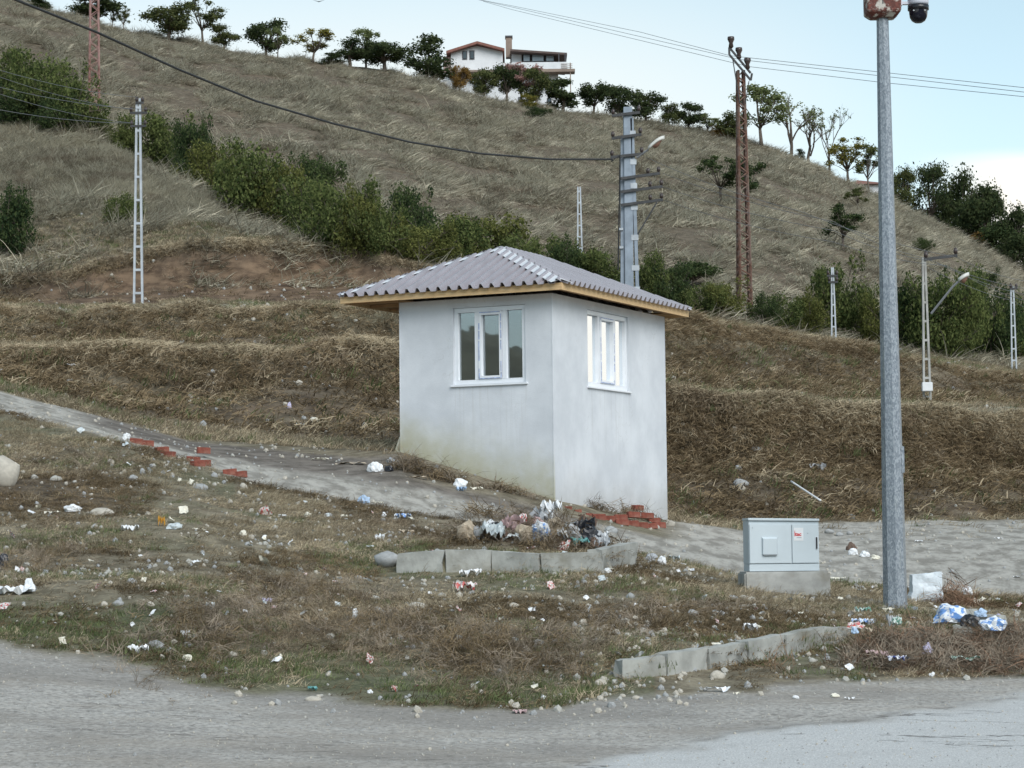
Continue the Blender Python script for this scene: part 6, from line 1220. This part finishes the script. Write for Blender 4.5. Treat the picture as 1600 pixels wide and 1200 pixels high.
clump('heap_brush', [(740, 842, 34, .3, .2, 60), (830, 850, 60, .25, .30, 70), (880, 852, 36, .2, .34, 70), (920, 850, 50, .25, .2, 50), (800, 815, 70, .25, .12, 60)], 'dry weeds and brush mixed into the rubbish heap', 42, pal=(0, 1, 4, 4))
clump('dry_bush', [(1492, 950, 22, .15, .25, 40)], 'small brown dry bush right of the standing white sack', 43, pal=(3, 3, 2))
clump('verge_tangle', [(330, 985, 150, .9, .10, 380), (470, 930, 160, .8, .09, 330), (620, 985, 150, .8, .09, 300), (740, 1020, 90, .6, .13, 260), (860, 1020, 120, .6, .10, 260), (60, 880, 130, .9, .06, 150), (960, 980, 160, .8, .06, 200), (150, 720, 120, .7, .08, 120), (1110, 950, 160, .5, .05, 120)], 'flattened brown weed stalks tangled over the low mounds of the verge', 44, pal=(0, 0, 1, 4, 4, 4), k_=.62)
clump('wall_foot_debris', [(650, 738, 36, .10, .12, 46), (690, 750, 40, .08, .08, 40), (800, 772, 60, .08, .06, 36), (640, 730, 20, .1, .1, 20), (930, 795, 60, .1, .07, 36), (985, 806, 50, .1, .05, 26)], 'dark dead weeds and dug out clods along the foot of the hut wall', 45, pal=(0, 4, 4, 1))
# pebbles
pb = []
for k, c in enumerate(('stone_g', 'stone_b', 'stone_w')):
    for j in range(2):
        me = stone_mesh(60 + k * 2 + j, 1); me.materials.append(M[c]); pb.append(bpy.data.objects.new('pebble', me))
X, Y, s, r = zone_pts(11000, -.262, .262, lambda s: kd(2, s) - .6, lambda s: kd(4, s) + .2, 8)
d_ = fbm(X / .9, Y / .9, 181, 3); k = (r.rand(len(X)) < .25 + .75 * sm(d_, 0, .3)) & ~hut_foot(X, Y); X, Y = X[k], Y[k]
sz_ = np.exp(r.normal(-3.45, .5, len(X)))
X2, Y2, s2, r2 = zone_pts(2600, -.262, .262, 1, 2, 9); s3 = np.exp(r2.normal(-4.7, .4, len(X2)))
X3, Y3, s4, r3 = zone_pts(1700, -.262, .262, 4, 6, 10); k = ~hut_foot(X3, Y3); X3, Y3 = X3[k], Y3[k]; s5 = np.exp(r3.normal(-3.5, .5, len(X3)))
X4, Y4, s6, r4 = zone_pts(4200, -.262, .262, 6, 12, 12); s7 = np.exp(r4.normal(-2.6, .5, len(X4)))
X = np.concatenate([X, X2, X3, X4]); Y = np.concatenate([Y, Y2, Y3, Y4]); q_ = np.concatenate([sz_, s3, s5, s7]); q_ = np.minimum(q_, np.where(Y < 40, .075, .16)); r = np.random.RandomState(3); n = len(X)
scatter('pebbles', np.stack([X, Y, H(X, Y) + q_ * .15], 1), np.stack([r.normal(0, .3, n), r.normal(0, .3, n), r.rand(n) * 6.28], 1), q_, r.choice([0, 0, 1, 2, 2, 3, 4, 5], n), pb, label='loose pebbles and small stones strewn over verge, road edge and track')
# small bright litter crumbs nobody could count
cr = []
for k, c in enumerate(('white', 'cream', 'clear', 'redp')):
    me = sheet_mesh(400 + k, 4, 3, .25); me.materials.append(PM[c]); cr.append(bpy.data.objects.new('crumb', me))
X, Y, s, r = zone_pts(420, -.262, .262, lambda s: kd(2, s) - .2, lambda s: kd(4, s) + .1, 18); k = ~hut_foot(X, Y); X, Y = X[k], Y[k]; n = len(X)
scatter('litter_crumbs', np.stack([X, Y, H(X, Y) + .03], 1), np.stack([r.normal(0, .5, n), r.normal(0, .5, n), r.rand(n) * 6.28], 1), np.exp(r.normal(-3.0, .4, n)), r.choice([0, 0, 1, 2, 3], n), cr, label='crumbs of paper and plastic strewn through the verge grass')
